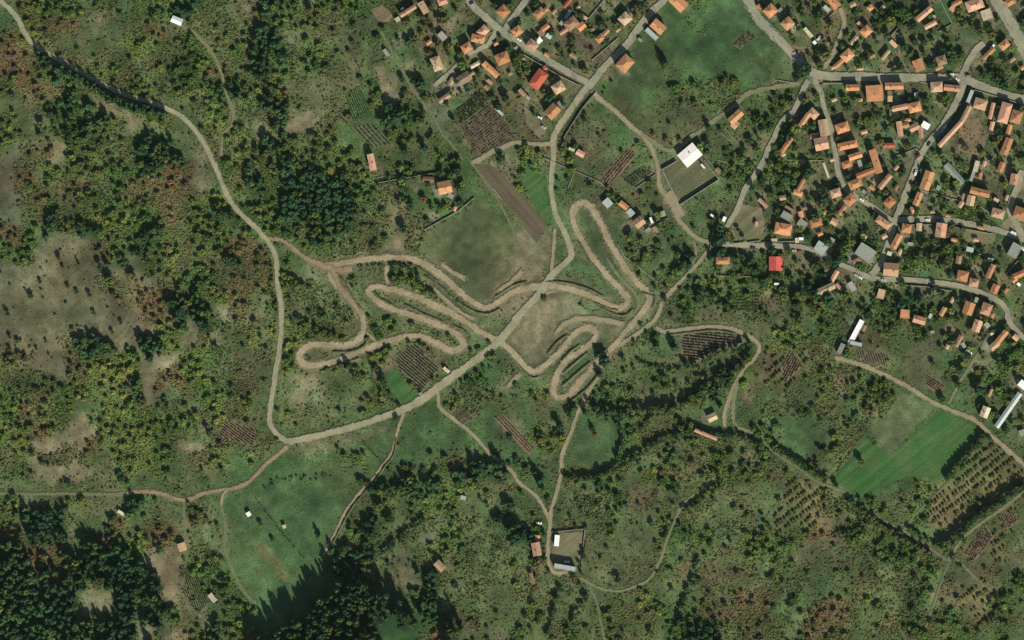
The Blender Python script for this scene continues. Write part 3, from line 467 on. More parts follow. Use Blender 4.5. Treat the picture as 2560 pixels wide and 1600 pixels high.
field('yard', [(1380,1330),(1460,1330),(1449,1430),(1378,1428)], 'yard', 2)
field('yard', [(1840,505),(1905,520),(1915,600),(1830,600),(1820,575)], 'yard', 3)
field('yard', [(1418,200),(1455,215),(1420,250),(1400,236)], 'drygrass', 2)
field('yard', [(1310,262),(1350,300),(1372,318),(1350,350),(1315,310)], 'yard', 2)
field('ploughed_field', [(1400,92),(1440,75),(1530,130),(1500,165),(1450,120)], 'plough', 3, False)
field('yard', [(2400,300),(2440,290),(2470,340),(2455,390),(2400,380)], 'redsoil', 5, False)
field('yard', [(2412,565),(2490,585),(2485,610),(2405,605)], 'yard', 2)
field('yard', [(2520,540),(2560,600),(2500,570)], 'tan', 3)
block_poly([(2405,60),(2440,120),(2425,150),(2398,95)])
block_poly([(350,905),(400,910),(385,960),(385,1015),(345,1025),(360,960)])
block_poly([(80,1105),(140,1100),(125,1135),(90,1130)])
block_poly([(190,1035),(225,1045),(225,1085),(198,1130),(186,1090)])
block_poly([(440,1105),(505,1100),(515,1125),(460,1130)])
block_poly([(470,800),(500,810),(490,860),(455,870)])
block_poly([(960,600),(1010,600),(1015,632),(950,632)])
block_poly([(255,255),(310,285),(300,300),(250,280),(225,230)])
block_poly([(375,1400),(455,1385),(440,1500),(418,1510),(395,1450)])
block_poly([(210,1495),(290,1470),(280,1530),(235,1520)])
block_poly([(345,1565),(385,1560),(395,1600),(360,1600)])


# ------------------------------------------------------------------ roads, lanes and the motocross track
def catmull(P, step=5.0, closed=False):
    out = []; n = len(P)
    for k in range(n if closed else n-1):
        p0 = P[(k-1) % n] if closed or k > 0 else P[k]; p1 = P[k]; p2 = P[(k+1) % n]; p3 = P[(k+2) % n] if closed or k+2 < n else p2
        m = max(2, int(math.dist(p1[:2], p2[:2])/step))
        for i in range(m):
            t = i/m
            out.append(tuple(.5*((2*b)+(c-a)*t+(2*a-5*b+4*c-d)*t*t+(3*b-a-3*c+d)*t**3) for a, b, c, d in zip(p0, p1, p2, p3)))
    if not closed: out.append(tuple(float(q) for q in P[-1]))
    return out
rz = [0.42]
ROADPTS = []
def ribbon(name, P, w, mat, closed=False, label=None, margin=2.5, crown=.0):
    """a strip of road; points may carry their own width as third value"""
    wk = .84 if name in ('gravel_road', 'main_street', 'street') else 1.0; P = [(p[0], p[1], (p[2] if len(p) > 2 else w)*wk) for p in P]
    C = catmull(P, 5.0, closed); z = rz[0]; rz[0] += .008
    vs, ac = [], []; n = len(C); rows = 5
    for i, (x, y, ww) in enumerate(C):
        a = C[(i-1) % n] if closed or i > 0 else C[i]; b = C[(i+1) % n] if closed or i < n-1 else C[i]
        dx, dy = b[0]-a[0], b[1]-a[1]; L = math.hypot(dx, dy)+1e-6; nx_, ny_ = -dy/L, dx/L
        kf = 1.08 if mat == 'asphalt' else 1.2; kn = .35 if mat in ('asphalt', 'gravel') else .55; wl = ww*.5*(kf+(float(vnoise(x, y, 9, 31))-.5)*kn+(float(vnoise(x, y, 40, 33))-.5)*kn); wr = ww*.5*(kf+(float(vnoise(x, y, 9, 32))-.5)*kn+(float(vnoise(x, y, 40, 34))-.5)*kn)
        for k, t in enumerate((-1, -.55, 0, .55, 1)):
            o = t*(wl if t < 0 else wr); vs.append((*W(x+nx_*o, y+ny_*o), z+crown*(1-t*t))); ac.append(abs(t) if closed or name not in ('track_spur', 'lane', 'footpath', 'dirt_patch', 'dirt_lane') else max(abs(t), 1-min(i, n-1-i)*5/(24.0 if name == 'track_spur' else 12.0)))
    fs = []
    for i in range(n if closed else n-1):
        j = (i+1) % n
        for k in range(rows-1): fs.append((i*rows+k, i*rows+k+1, j*rows+k+1, j*rows+k))
    me = mesh(name, vs, fs, [M[mat]])
    if me.polygons[0].normal.z < 0: me.flip_normals()
    at = me.attributes.new('across', 'FLOAT', 'POINT'); at.data.foreach_set('value', ac)
    block_line([(p[0], p[1]) for p in C[::2]]+[C[-1][:2]], w*.5+margin)
    return tag(link(name, me), kind='structure')
# lanes grown over with grass first, streets last
ribbon('footpath', [(950,74),(964,99),(982,130),(1000,165),(1019,200),(1030,220),(1049,244),(1078,282),(1104,332),(1125,356),(1158,400)], 7, 'faint')
ribbon('footpath', [(1180,408),(1205,440),(1245,500),(1285,580),(1300,620)], 7, 'faint')
ribbon('lane', [(460,1250),(460,1287),(462,1330),(470,1350)], 9, 'faint')
ribbon('lane', [(569,1229),(553,1266),(563,1306),(563,1372),(587,1438),(616,1486),(645,1512)], 10, 'faint')
ribbon('lane', [(1516,643),(1544,686),(1592,741),(1590,776),(1560,800)], 6, 'lane', margin=1)
ribbon('lane', [(2120,1235),(2185,1287),(2259,1327),(2343,1383),(2370,1401),(2395,1402),(2450,1455),(2490,1482)], 7, 'faint')
ribbon('lane', [(1888,1086),(1936,1131),(1990,1165),(2039,1200),(2105,1226),(2125,1240)], 6, 'faint')
ribbon('lane', [(2370,1401),(2391,1369),(2423,1330),(2502,1274),(2560,1229),(2590,1210)], 8, 'lane')
ribbon('lane', [(2259,1325),(2290,1285),(2343,1232),(2375,1200)], 6, 'faint')
ribbon('lane', [(1785,1190),(1772,1213),(1714,1253),(1693,1287),(1664,1359),(1650,1401),(1624,1446),(1584,1467),(1539,1478),(1492,1467),(1449,1443)], 7, 'lane')
ribbon('lane', [(1470,1462),(1492,1507),(1505,1570),(1515,1610)], 6, 'faint')
ribbon('lane', [(1785,400),(1850,410),(1880,395),(1895,385)], 5, 'faint')
ribbon('lane', [(2370,1010),(2409,940),(2449,877),(2467,845)], 8, 'lane')
ribbon('lane', [(2310,1580),(2330,1520),(2358,1440),(2372,1405)], 6, 'faint')
ribbon('lane', [(436,58),(450,63),(489,85),(529,130),(553,180),(563,225),(582,278),(579,312),(556,339),(553,397)], 8, 'lane')
ribbon('lane', [(195,250),(230,290),(262,325),(280,350)], 6, 'lane')
ribbon('dirt_lane', [(1010,1030),(994,1078),(979,1133),(952,1170),(931,1200),(905,1226),(873,1266),(857,1295),(830,1348),(809,1390)], 9, 'dirt')
ribbon('dirt_lane', [(1095,975),(1100,1017),(1129,1043),(1182,1086),(1230,1139),(1280,1178),(1296,1205),(1341,1242),(1367,1285),(1376,1311)], 10, 'dirt')
ribbon('dirt_lane', [(0-60,1234),(0,1234),(80,1235),(159,1234),(240,1236),(312,1232)], 9, 'faint')
ribbon('dirt_lane', [(312,1232),(370,1229),(410,1237),(450,1250),(476,1248),(516,1232),(582,1221),(622,1205),(645,1181),(672,1155),(709,1125),(722,1108)], 13, 'redtrack')
ribbon('dirt_lane', [(569,1224),(556,1240),(553,1266)], 9, 'dirt')
ribbon('dirt_lane', [(1637,816),(1664,829),(1730,821),(1783,816),(1836,824),(1883,848),(1899,869),(1883,901),(1862,919),(1843,951),(1825,990),(1812,1030),(1812,1078)], 11, 'dirt')
ribbon('dirt_lane', [(1845,950),(1834,990),(1833,1025),(1838,1062),(1860,1075),(1888,1086)], 10, 'lane')
ribbon('dirt_lane', [(2084,893),(2132,906),(2198,930),(2264,964),(2330,1004),(2383,1027),(2436,1051),(2489,1099),(2560,1162),(2600,1200)], 13, 'dirt')
ribbon('dirt_lane', [(1773,619),(1746,656),(1713,692),(1656,752)], 11, 'dirt')
ribbon('dirt_lane', [(1733,597),(1738,619),(1738,639),(1728,668)], 7, 'lane')
ribbon('dirt_lane', [(1656,752),(1640,795),(1605,825),(1571,848),(1531,877),(1505,905),(1492,943),(1470,980),(1444,1033),(1428,1080),(1412,1117),(1404,1144),(1402,1184),(1394,1221),(1380,1266),(1375,1311),(1370,1359),(1373,1412),(1390,1432),(1420,1428)], 11, 'dirt')
ribbon('dirt_lane', [(1480,222),(1500,248),(1540,279),(1573,312),(1603,334),(1622,359),(1638,392),(1645,426),(1650,466),(1677,511),(1693,543),(1714,569),(1743,596),(1777,606)], 14, 'dirt')
ribbon('dirt_lane', [(1603,334),(1646,363),(1672,375),(1699,368),(1725,345),(1758,322),(1785,300),(1811,282),(1838,262),(1873,232),(1947,217),(2000,208)], 12, 'lane')
ribbon('dirt_patch', [(1665,480),(1690,520),(1702,545)], 34, 'dirt')
ribbon('dirt_lane', [(1388,569),(1383,625),(1378,680),(1372,702)], 10, 'dirt')
ribbon('dirt_lane', [(1384,360),(1339,360),(1286,357),(1260,368),(1233,378),(1195,402),(1175,408)], 14, 'dirt')
ribbon('track_spur', [(970,655),(966,690),(975,715)], 13, 'track')
ribbon('track_spur', [(1100,655),(1130,680),(1170,700)], 14, 'track')
ribbon('track_spur', [(1074,712),(1110,745),(1150,780),(1190,800)], 11, 'dirt')
ribbon('track_spur', [(1262,975),(1280,955),(1305,930)], 16, 'dirt')
ribbon('track_spur', [(1566,812),(1510,800),(1450,797),(1410,812),(1385,840)], 15, 'dirt')
ribbon('track_spur', [(1240,735),(1285,700),(1310,672)], 14, 'dirt')
ribbon('track_spur', [(905,820),(935,850),(950,862)], 8, 'dirt')
ribbon('track_spur', [(1338,752),(1380,728),(1430,728)], 8, 'dirt')
T = TRACKPTS
ribbon('motocross_track', T, 22.5, 'track', True, margin=3)
ribbon('track_entry', [(661,596),(690,598),(714,606),(751,635),(788,657),(838,662)], 17, 'redtrack')
ribbon('track_entry', [(780,655),(815,668),(840,676),(880,672)], 22, 'redtrack')
ribbon('track_entry', [(833,672),(850,720),(880,755),(905,790)], 17, 'redtrack')
ribbon('gravel_road', [(-40,-60),(5,5),(24,21),(45,48),(63,85),(82,106),(114,130),(159,156),(201,180),(259,212),(304,233),(370,254),(413,270),(450,288),(481,317),(508,354),(529,397),(540,421),(558,466),(582,511),(616,548),(640,569),(656,588),(674,609),(688,638),(693,678),(694,712),(702,757),(703,797),(702,826),(697,879),(685,959),(677,1012),(674,1051,16),(688,1080,16),(717,1102,18),(746,1099,18),(799,1088,19),(865,1072,19),(931,1051,19),(1010,1022,21),(1063,993,24),(1116,953,24),(1169,914,22),(1235,863,22),(1280,816,22),(1296,791,22),(1338,746,22),(1367,707,22),(1386,680,20),(1417,654,19),(1428,638,18),(1423,612,17),(1407,572,17),(1388,532,16),(1378,479,15),(1379,440,16),(1383,400,17),(1384,365,18),(1383,352,18),(1391,326,20),(1418,286,20),(1438,257,20),(1458,230,20),(1474,213,20)], 15, 'gravel')
ribbon('street', [(1220,112),(1191,126),(1158,143),(1138,169),(1112,192),(1085,215)], 14, 'asphalt')
ribbon('street', [(1244,72),(1220,112)], 15, 'asphalt')
ribbon('street', [(1255,82),(1280,46),(1302,17),(1313,0),(1335,-50)], 18, 'asphalt')
ribbon('street', [(1145,-60),(1178,7),(1211,40),(1240,66),(1260,82),(1299,106),(1339,132),(1379,156),(1418,179),(1458,200),(1478,216)], 21, 'asphalt')
ribbon('street', [(1470,220),(1491,192),(1518,159),(1566,112),(1600,66),(1633,26),(1660,0),(1700,-55)], 21, 'asphalt')
ribbon('street', [(2060,170),(2082,135),(2096,100),(2110,60),(2100,20)], 15, 'dirt')
ribbon('street', [(2406,192),(2418,160),(2438,128),(2460,108)], 20, 'asphalt')
ribbon('street', [(2021,200),(2007,224),(1994,256),(1983,279),(1956,303),(1921,370),(1910,400),(1886,440),(1862,474),(1845,520),(1823,556),(1800,600),(1785,615)], 16, 'asphalt')
ribbon('street', [(2035,185),(2039,207),(2052,233),(2059,266),(2069,295),(2079,326),(2083,359),(2089,392),(2092,413),(2100,446),(2118,474),(2151,498),(2185,519),(2218,543),(2238,552)], 15, 'asphalt')
ribbon('street', [(1790,611),(1819,611),(1892,614),(1958,616),(1999,617),(2039,626),(2065,640),(2092,657),(2125,671),(2165,690),(2198,698),(2240,698),(2306,702),(2372,710),(2438,727),(2491,749),(2515,772),(2522,800),(2540,825),(2560,844),(2600,880)], 16, 'asphalt')
ribbon('street', [(2407,205),(2405,225),(2385,266),(2359,312),(2333,345),(2306,379),(2286,426),(2266,479),(2251,519),(2240,545),(2228,585),(2218,613),(2204,653),(2180,688)], 20, 'asphalt')
ribbon('street', [(2238,551),(2266,549),(2346,549),(2412,557),(2491,575),(2531,588),(2560,598),(2600,610)], 18, 'asphalt')
ribbon('street', [(2557,426),(2544,466),(2530,500),(2525,530),(2548,575),(2560,598)], 20, 'asphalt')
ribbon('street', [(2455,-60),(2495,9),(2526,60),(2550,102),(2560,126),(2590,180)], 34, 'asphalt')
ribbon('main_street', [(1820,-60),(1873,8),(1900,53),(1939,93),(1979,132),(2005,159),(2039,185),(2085,190),(2180,192),(2274,194),(2369,194),(2405,198),(2448,214),(2495,231),(2560,249),(2600,258)], 26, 'asphalt')

# ------------------------------------------------------------------ banks thrown up beside the track
def bank(P, w=8, h=1.05, mat='darkgrass'):
    C = catmull([(x, y) for x, y in P], 4); vs, fs = [], []; n = len(C)
    for i, (x, y) in enumerate(C):
        a, b = C[max(0, i-1)], C[min(n-1, i+1)]; dx, dy = b[0]-a[0], b[1]-a[1]; L = math.hypot(dx, dy)+1e-6; ox, oy = -dy/L, dx/L
        e = min(1, min(i, n-1-i)/2.5); hh = h*e*(.6+.8*float(vnoise(x, y, 8, 51)))
        for t, z in ((-.5, -.1), (-.2, hh*.8), (.08, hh), (.5, -.1)):
            q = t*w*(1+.5*(float(vnoise(x*3, y*3, 20, 52))-.5)); vs.append((*W(x+ox*q, y+oy*q), z+.4))
    for i in range(n-1):
        for k in range(3): fs.append((i*4+k, i*4+k+1, i*4+5+k, i*4+4+k))
    me = mesh('earth_bank', vs, fs, [M[mat]]); 
    if sum(p.normal.z for p in me.polygons) < 0: me.flip_normals()
    return tag(link('earth_bank', me), kind='structure')
for P in ([(1480,754),(1528,782),(1562,788),(1584,772)], [(1140,752),(1185,778),(1222,784),(1252,770)], [(1238,742),(1280,715),(1318,704)], [(1290,905),(1328,943),(1352,938)],
          [(1368,886),(1392,856),(1420,836)], [(1405,966),(1440,935),(1478,903)], [(1426,1004),(1470,968),(1500,930)], [(830,880),(880,878),(912,862),(924,835)], [(1130,812),(1166,832),(1176,862)],
          [(1360,704),(1410,706),(1465,720),(1510,742)], [(1060,686),(1100,716),(1130,745)], [(1446,600),(1474,650),(1508,690)], [(850,690),(880,740),(905,775)], [(1010,760),(1060,785),(1110,805)],
          [(1600,730),(1636,742),(1632,770)], [(1405,935),(1440,905),(1470,880)], [(800,930),(850,912),(900,894)], [(1664,838),(1730,830),(1790,826),(1840,834)], [(1020,655),(1060,678),(1095,705)],
          [(1548,775),(1520,770),(1470,748)], [(935,728),(950,745),(985,765)], [(1500,600),(1520,640),(1545,680)], [(1452,860),(1425,880),(1402,905)]):
    bank(P)
for P in ([(990,1090),(984,1135),(958,1172),(935,1206),(908,1234),(878,1272),(862,1300),(836,1350),(814,1392)],): bank(P, 5, 1.4)

# ------------------------------------------------------------------ naming places
PLACES = [(443,60,'the white hut at the top left'),(120,150,'the shaded stretch of gravel road'),(60,330,'the far left woodland edge'),(250,300,'the left diagonal tree belt'),(230,110,'the upper left scrub'),(330,200,'the upper gravel road'),
(480,200,'the upper left footpath'),(620,120,'the dark upper wood'),(700,230,'the upper middle scrub'),(770,60,'the upper middle woodland'),(860,180,'the two bare strips'),(60,470,'the grey pasture at the left edge'),(200,420,'the rust coloured slope'),(330,380,'the dark left grove'),
(450,450,'the brown thicket left of the gravel road'),(560,330,'the gravel road bend'),(300,520,'the bright green belt'),(480,560,'the left green wood'),(620,680,'the rust strip by the gravel road'),(70,620,'the upper pasture edge'),(220,700,'the open pasture'),(330,770,'the terraced slope'),(470,700,'the large olive thicket'),
(60,830,'the lower pasture'),(170,930,'the pasture corner'),(290,930,'the bright lower left wood'),(430,840,'the dark trees above the sandy scar'),(380,980,'the sandy scar'),(560,880,'the scrub left of the gravel road'),(60,1050,'the lower left woodland'),(220,1080,'the pale clearing'),(380,1110,'the lower left olive wood'),(560,1010,'the reddish rows'),(520,1140,'the small sandy clearing'),
(650,1000,'the sharp road bend'),(90,1300,'the far lower left grove'),(280,1300,'the white shack at the lower left'),(420,1310,'the pink roofed cabin'),(80,1430,'the lower left forest'),(250,1420,'the mixed autumn forest'),(400,1450,'the quarry'),(90,1560,'the bottom left corner forest'),(280,1570,'the bottom quarry forest'),(500,1430,'the garden plots beside the quarry'),(560,1560,'the cream roofed shed'),
(700,400,'the upper side of the central wood'),(760,480,'the dark central wood'),(850,420,'the central wood near the long barn'),(880,540,'the lower central wood'),(740,570,'the track entry'),(980,520,'the grey scrub above the track'),(1110,490,'the lone orange farmhouse'),(760,760,'the scrub inside the gravel bend'),(880,700,'the red dirt track'),(1010,690,'the upper left track hairpin'),(960,800,'the middle track hairpin'),(780,880,'the lower left track loop'),(860,960,'the meadow above the road'),
(1040,920,'the small vineyard by the road'),(760,1030,'the scrub above the pale road'),(1000,1130,'the green slope below the road'),(900,1110,'the small green parcel'),(1150,1010,'the road fork'),(1240,1000,'the gardens below the track'),(1250,1150,'the black conifer beside the lane'),(700,1180,'the long meadow top'),(680,1330,'the lower left meadow'),(800,1500,'the great shaded meadow'),(900,1560,'the tall bottom forest'),(1030,1540,'the tall forest right half'),
(960,1260,'the dark grove by the ditch'),(1100,1230,'the white shed in the scrub'),(1100,1400,'the tan roofed hut'),(1200,1500,'the bottom middle scrub'),(1230,1330,'the dark hedge garden'),(1340,1360,'the brown roofed house by the white yard'),(1420,1380,'the white building yard'),(1340,1530,'the bottom middle hedges'),(1540,1390,'the rough round meadow'),(1600,1540,'the bottom scrub below the lane'),(1750,1350,'the scrub right of the curved lane'),(1800,1500,'the bottom autumn scrub'),
(1480,1040,'the hedge above the round meadow'),(1500,1200,'the long hedge below the round meadow'),(1600,1120,'the thicket right of the round meadow'),(1620,940,'the scrub right of the track'),(1600,860,'the two dark trees by the lane loop'),(1780,870,'the striped vineyard'),(1760,960,'the belt below the striped vineyard'),(1780,1050,'the small barn lawn'),(1700,1180,'the autumn garden'),(1870,1150,'the grove below the barn lawn'),(1900,980,'the dark scrub right of the dirt fork'),
(1980,890,'the brown ribbed plot'),(2070,990,'the orchard scrub'),(2010,1100,'the small round meadow'),(2100,1120,'the orchard strip'),(2260,1100,'the bright green crop field'),(2250,1250,'the foot of the crop field'),(1980,1270,'the yellowish orchard'),(1960,1420,'the lower right scrub'),(2100,1400,'the lower right thicket'),(2150,1540,'the bottom right scrub'),(2360,1320,'the brown orchard parcel'),(2480,1200,'the orchard at the right edge'),(2500,1380,'the reddish vine rows'),(2450,1530,'the bottom right corner'),(2350,1480,'the small triangular junction'),
(2150,840,'the long white barn'),(2300,900,'the pale green slope'),(2440,900,'the side lane'),(2520,1020,'the ribbed greenhouse'),(2480,820,'the lower right houses'),(1960,800,'the gardens below the village'),(1880,740,'the wooded garden strip'),(1740,720,'the bottom of the dirt lane'),(1940,660,'the bright red roof'),(2080,700,'the forked farmhouse'),(2170,640,'the grey flat hall'),(2230,760,'the garden below the crossroads'),(2350,650,'the dense garden by the lower street'),(2400,770,'the houses below the lower street'),
(2500,640,'the grey slab yard'),(2380,500,'the dark greenhouse'),(2500,470,'the right edge street'),(2290,480,'the crossing street'),(2450,340,'the brown courtyard'),(2520,300,'the row of hipped houses'),(2390,300,'the long bent roof'),(2260,330,'the white gabled annex'),(2180,300,'the gardens between the streets'),(2180,420,'the long courtyard barn'),(2060,340,'the narrow village street'),(1980,340,'the bright green tree'),(2000,460,'the dark village gardens'),(1950,570,'the big orange hipped roof'),(2100,540,'the middle village gardens'),
(1870,430,'the lane behind the white hall'),(1840,300,'the shaded house by the lane'),(1725,390,'the white hall'),(1720,470,'the walled court'),(1800,600,'the great dark trees'),(1870,560,'the round dry yard'),(1600,530,'the cluttered yard'),(1640,640,'the green orchard lawn'),(1500,500,'the tall track loop'),(1550,430,'the striped plots'),(1450,390,'the small pink roof'),(1330,430,'the green strip'),(1400,300,'the orange house by the road'),(1330,330,'the garden corner'),(1230,300,'the large vineyard'),(1150,240,'the bright green garden'),
(1080,300,'the gardens left of the vineyard'),(990,260,'the big dark tree clump'),(940,350,'the olive striped plot'),(930,400,'the long pink barn'),(1020,440,'the thin hedge'),(1090,140,'the isolated hipped house'),(1020,40,'the long narrow outbuilding'),(1200,90,'the street fork'),(1250,150,'the houses below the fork'),(1350,200,'the dark red house'),(1260,30,'the pyramid roofed house'),(1340,70,'the white awning'),(1430,70,'the large brown roofed house'),(1500,110,'the brown garden'),(1560,50,'the tan pyramid roof'),(1640,80,'the orange house with a white annex'),
(1570,170,'the big house on the corner'),(1700,120,'the meadow left side'),(1800,60,'the green meadow top'),(1850,150,'the wide green meadow'),(1750,230,'the yellowish orchard patch'),(1620,300,'the rough meadow below'),(1940,50,'the two houses on the main street'),(2020,80,'the bright green lawn'),(2010,180,'the big tree at the junction'),(2100,60,'the dirt side street'),(2130,120,'the houses right of the side street'),(2240,60,'the green gardens at the top'),(2310,60,'the pink roofed barn'),(2300,160,'the orange block on the street'),(2430,60,'the grey paved lot'),
(2520,110,'the wide top right road'),(2480,180,'the trees by the right street'),(2130,230,'the houses below the main street'),(2230,220,'the flat orange roof'),(2350,230,'the joined roofs at the crossroads')]
ORD = 'first second third fourth fifth sixth seventh eighth ninth tenth eleventh twelfth thirteenth fourteenth fifteenth sixteenth seventeenth eighteenth nineteenth twentieth'.split()
def ordw(n):
    if n < 20: return ORD[n]
    t, u_ = divmod(n+1, 10); base = {2: 'twenty', 3: 'thirty', 4: 'forty', 5: 'fifty', 6: 'sixty'}.get(t, 'seventy')
    return base+'-'+ORD[u_-1] if u_ else base[:-1]+'ieth'
PXY = np.array([(p[0], p[1]) for p in PLACES], float)
def place(x, y): return int(np.argmin(np.hypot(PXY[:, 0]-x, PXY[:, 1]-y)))
PENDING = []           # (object, x, y, look words)
def give_labels():
    b = {}
    for o, x, y, look in PENDING: b.setdefault((look, place(x, y)), []).append((x, y, o))
    for (look, p), L in b.items():
        L.sort(key=lambda t: (t[0], t[1]))
        for k, (x, y, o) in enumerate(L):
            if len(L) == 1: o['label'] = f"{look} near {PLACES[p][2]}"
            elif k == len(L)-1: o['label'] = f"{look}, rightmost of those near {PLACES[p][2]}"
            elif k == 0: o['label'] = f"{look}, leftmost near {PLACES[p][2]}"
            else: o['label'] = f"{look}, {ordw(k)} from left near {PLACES[p][2]}"

# ------------------------------------------------------------------ buildings
CO = {'o': ((.50,.240,.120), 'orange'), 'p': ((.52,.305,.200), 'pinkish'), 't': ((.46,.320,.200), 'tan'), 'b': ((.26,.165,.110), 'brown'), 'r': ((.42,.110,.065), 'dark red'), 'R': ((.56,.105,.095), 'bright red'),
      'w': ((.86,.86,.82), 'white'), 'g': ((.27,.275,.235), 'grey'), 's': ((.40,.44,.42), 'pale blue-grey'), 'c': ((.52,.47,.32), 'cream'), 'k': ((.17,.20,.165), 'dark green-grey')}
def building(cx, cy, L, Wd, ang, typ, c, h=None, chim=None):
    big = L*Wd
    if h is None: h = (7.0 if big > 850 else 6.3 if big > 480 else 4.0 if big > 260 else 3.0)
    X, Y = W(cx, cy); l, w = L*S/2, Wd*S/2
    name = {'H': 'house', 'G': 'house', 'F': 'flat_roofed_building', 'N': 'greenhouse', 'S': 'shed'}[typ]
    if typ in 'HG' and big < 420: name = 'outbuilding'
    if typ == 'F' and big < 420: name = 'shed'
    if typ == 'G' and L > 2.6*Wd and big > 420: name = 'barn'
    root = bpy.data.objects.new(name, None); col.objects.link(root); root.location = (X, Y, .0); root.rotation_euler = (0, 0, math.radians(ang)); root.empty_display_size = 1
    ov = .45 if typ in 'HG' else .15
    # walls with dark window and door panes let into the same skin
    lw, ww = l-ov, w-ov
    vs = [(-lw,-ww,0),(lw,-ww,0),(lw,ww,0),(-lw,ww,0),(-lw,-ww,h),(lw,-ww,h),(lw,ww,h),(-lw,ww,h)]
    fs = [(0,1,5,4),(1,2,6,5),(2,3,7,6),(3,0,4,7)]; mi = [0]*4
    def pane(ax, s, p, z, hw, hh):
        k = len(vs); e = .03
        if ax == 0: q = [(p-hw, s*(ww+e)), (p+hw, s*(ww+e))]
        else: q = [(s*(lw+e), p-hw), (s*(lw+e), p+hw)]
        vs.extend([(*q[0], z-hh), (*q[1], z-hh), (*q[1], z+hh), (*q[0], z+hh)]); fs.append((k, k+1, k+2, k+3)); mi.append(1)
    if min(lw, ww) > 1.3:
        for s in (-1, 1):
            nwin = max(1, int(lw/1.7))
            for i in range(nwin):
                p = -lw+(i+.5)*2*lw/nwin
                pane(0, s, p, 1.6, .5, .6)
                if h > 4.4: pane(0, s, p, 4.1, .5, .6)
        pane(1, 1, 0, 1.2, .5, 1.1); pane(1, -1, 0, 1.7, .5, .6)
    link('wall', mesh('wall', vs, fs, [M['wall'], M['glass']], mi), root)
    base = CO[c][0]; k = random.uniform(.74, 1.14) if c != 'w' else 1.0; kk = random.uniform(.93, 1.10)
    rc = (min(.85, base[0]*k), min(.85, base[1]*k*kk), min(.85, base[2]*k*kk))
    if typ in 'HG':
        rise = w*(.46 if w < 6 else .14); m0 = [M['roof'] if c not in 'wsgk' else M['panel'], M['wall']]
        rl = l if typ == 'G' else max(.25, l-w*.95)
        zb = h-.12
        vs = [(-l,-w,zb),(l,-w,zb),(l,w,zb),(-l,w,zb),(-l,-w,h+.06),(l,-w,h+.06),(l,w,h+.06),(-l,w,h+.06),(-rl,0,h+rise),(rl,0,h+rise)]
        fs = [(0,3,2,1),(0,1,5,4),(1,2,6,5),(2,3,7,6),(3,0,4,7),(4,5,9,8),(6,7,8,9),(5,6,9),(7,4,8)]
        mi = [1,0,0,0,0,0,0]+([1,1] if typ == 'G' else [0,0])
        roof = link('roof', mesh('roof', vs, fs, m0, mi), root, color=rc)
        # a ridge course that stands proud of the tiles
        if min(L, Wd) > 15:
            q = .13; rv = [(-rl,-q,h+rise-.02),(rl,-q,h+rise-.02),(rl,q,h+rise-.02),(-rl,q,h+rise-.02),(-rl,0,h+rise+.12),(rl,0,h+rise+.12)]
            link('ridge', mesh('ridge', rv, [(0,1,5,4),(2,3,4,5),(0,4,3),(1,2,5)], m0[:1]), roof, color=tuple(min(.9, v_*1.18) for v_ in rc))
        if chim is None: chim = big > 500 and random.random() < .75
        if chim:
            px = random.uniform(-.5, .5)*max(rl, l*.4); py = random.choice((-1, 1))*w*.22; zt = h+rise+.9; a_ = .35
            vs = [(px-a_,py-a_,h+.1),(px+a_,py-a_,h+.1),(px+a_,py+a_,h+.1),(px-a_,py+a_,h+.1),(px-a_,py-a_,zt),(px+a_,py-a_,zt),(px+a_,py+a_,zt),(px-a_,py+a_,zt)]
            link('chimney', mesh('chimney', vs, [(0,1,5,4),(1,2,6,5),(2,3,7,6),(3,0,4,7),(4,5,6,7)], [M['brick']]), roof)
    else:
        t = .35; tilt = w*.10 if typ != 'F' else 0.0; pr = .18
        if typ == 'N':                                   # ribbed roof sheet
            n = max(4, int(l*2/1.6)); vs, fs = [], []
            for i in range(2*n+1):
                x = -l+i*l/n; z = h+(.22 if i % 2 else 0)
                for (yy, dz) in ((-w, 0), (0, w*.35), (w, 0)): vs.append((x, yy, z+dz))
            for i in range(2*n):
                for j in range(2): fs.append((i*3+j, i*3+3+j, i*3+4+j, i*3+1+j))
            roof = link('roof', mesh('roof', vs, fs, [M['panel']]), root, color=rc)
        else:
            vs = [(-l,-w,h-.05),(l,-w,h-.05),(l,w,h-.05),(-l,w,h-.05),(-l,-w,h+t-tilt),(l,-w,h+t-tilt),(l,w,h+t+tilt),(-l,w,h+t+tilt)]
            fs = [(0,3,2,1),(0,1,5,4),(1,2,6,5),(2,3,7,6),(3,0,4,7)]
            if big > 420:                               # parapet rim round a sunk deck
                i_ = .3; vs += [(-l+i_,-w+i_,h+t),(l-i_,-w+i_,h+t),(l-i_,w-i_,h+t),(-l+i_,w-i_,h+t),(-l+i_,-w+i_,h+t-pr),(l-i_,-w+i_,h+t-pr),(l-i_,w-i_,h+t-pr),(-l+i_,w-i_,h+t-pr)]
                fs += [(4,5,9,8),(5,6,10,9),(6,7,11,10),(7,4,8,11),(8,9,13,12),(9,10,14,13),(10,11,15,14),(11,8,12,15),(12,13,14,15)]
            else: fs.append((4,5,6,7))
            roof = link('roof', mesh('roof', vs, fs, [M['panel'] if c in 'wsgk' else M['roof']]), root, color=rc)
    ca_, sa_ = math.cos(math.radians(ang)), math.sin(math.radians(ang))
    block_poly([(cx+(a_*ca_-b_*sa_), cy-(a_*sa_+b_*ca_)) for a_, b_ in ((-L/2-2,-Wd/2-2),(L/2+2,-Wd/2-2),(L/2+2,Wd/2+2),(-L/2-2,Wd/2+2))])
    kind = {'house': 'house', 'outbuilding': 'outbuilding', 'barn': 'barn', 'greenhouse': 'greenhouse', 'shed': 'shed', 'flat_roofed_building': 'building'}[name]
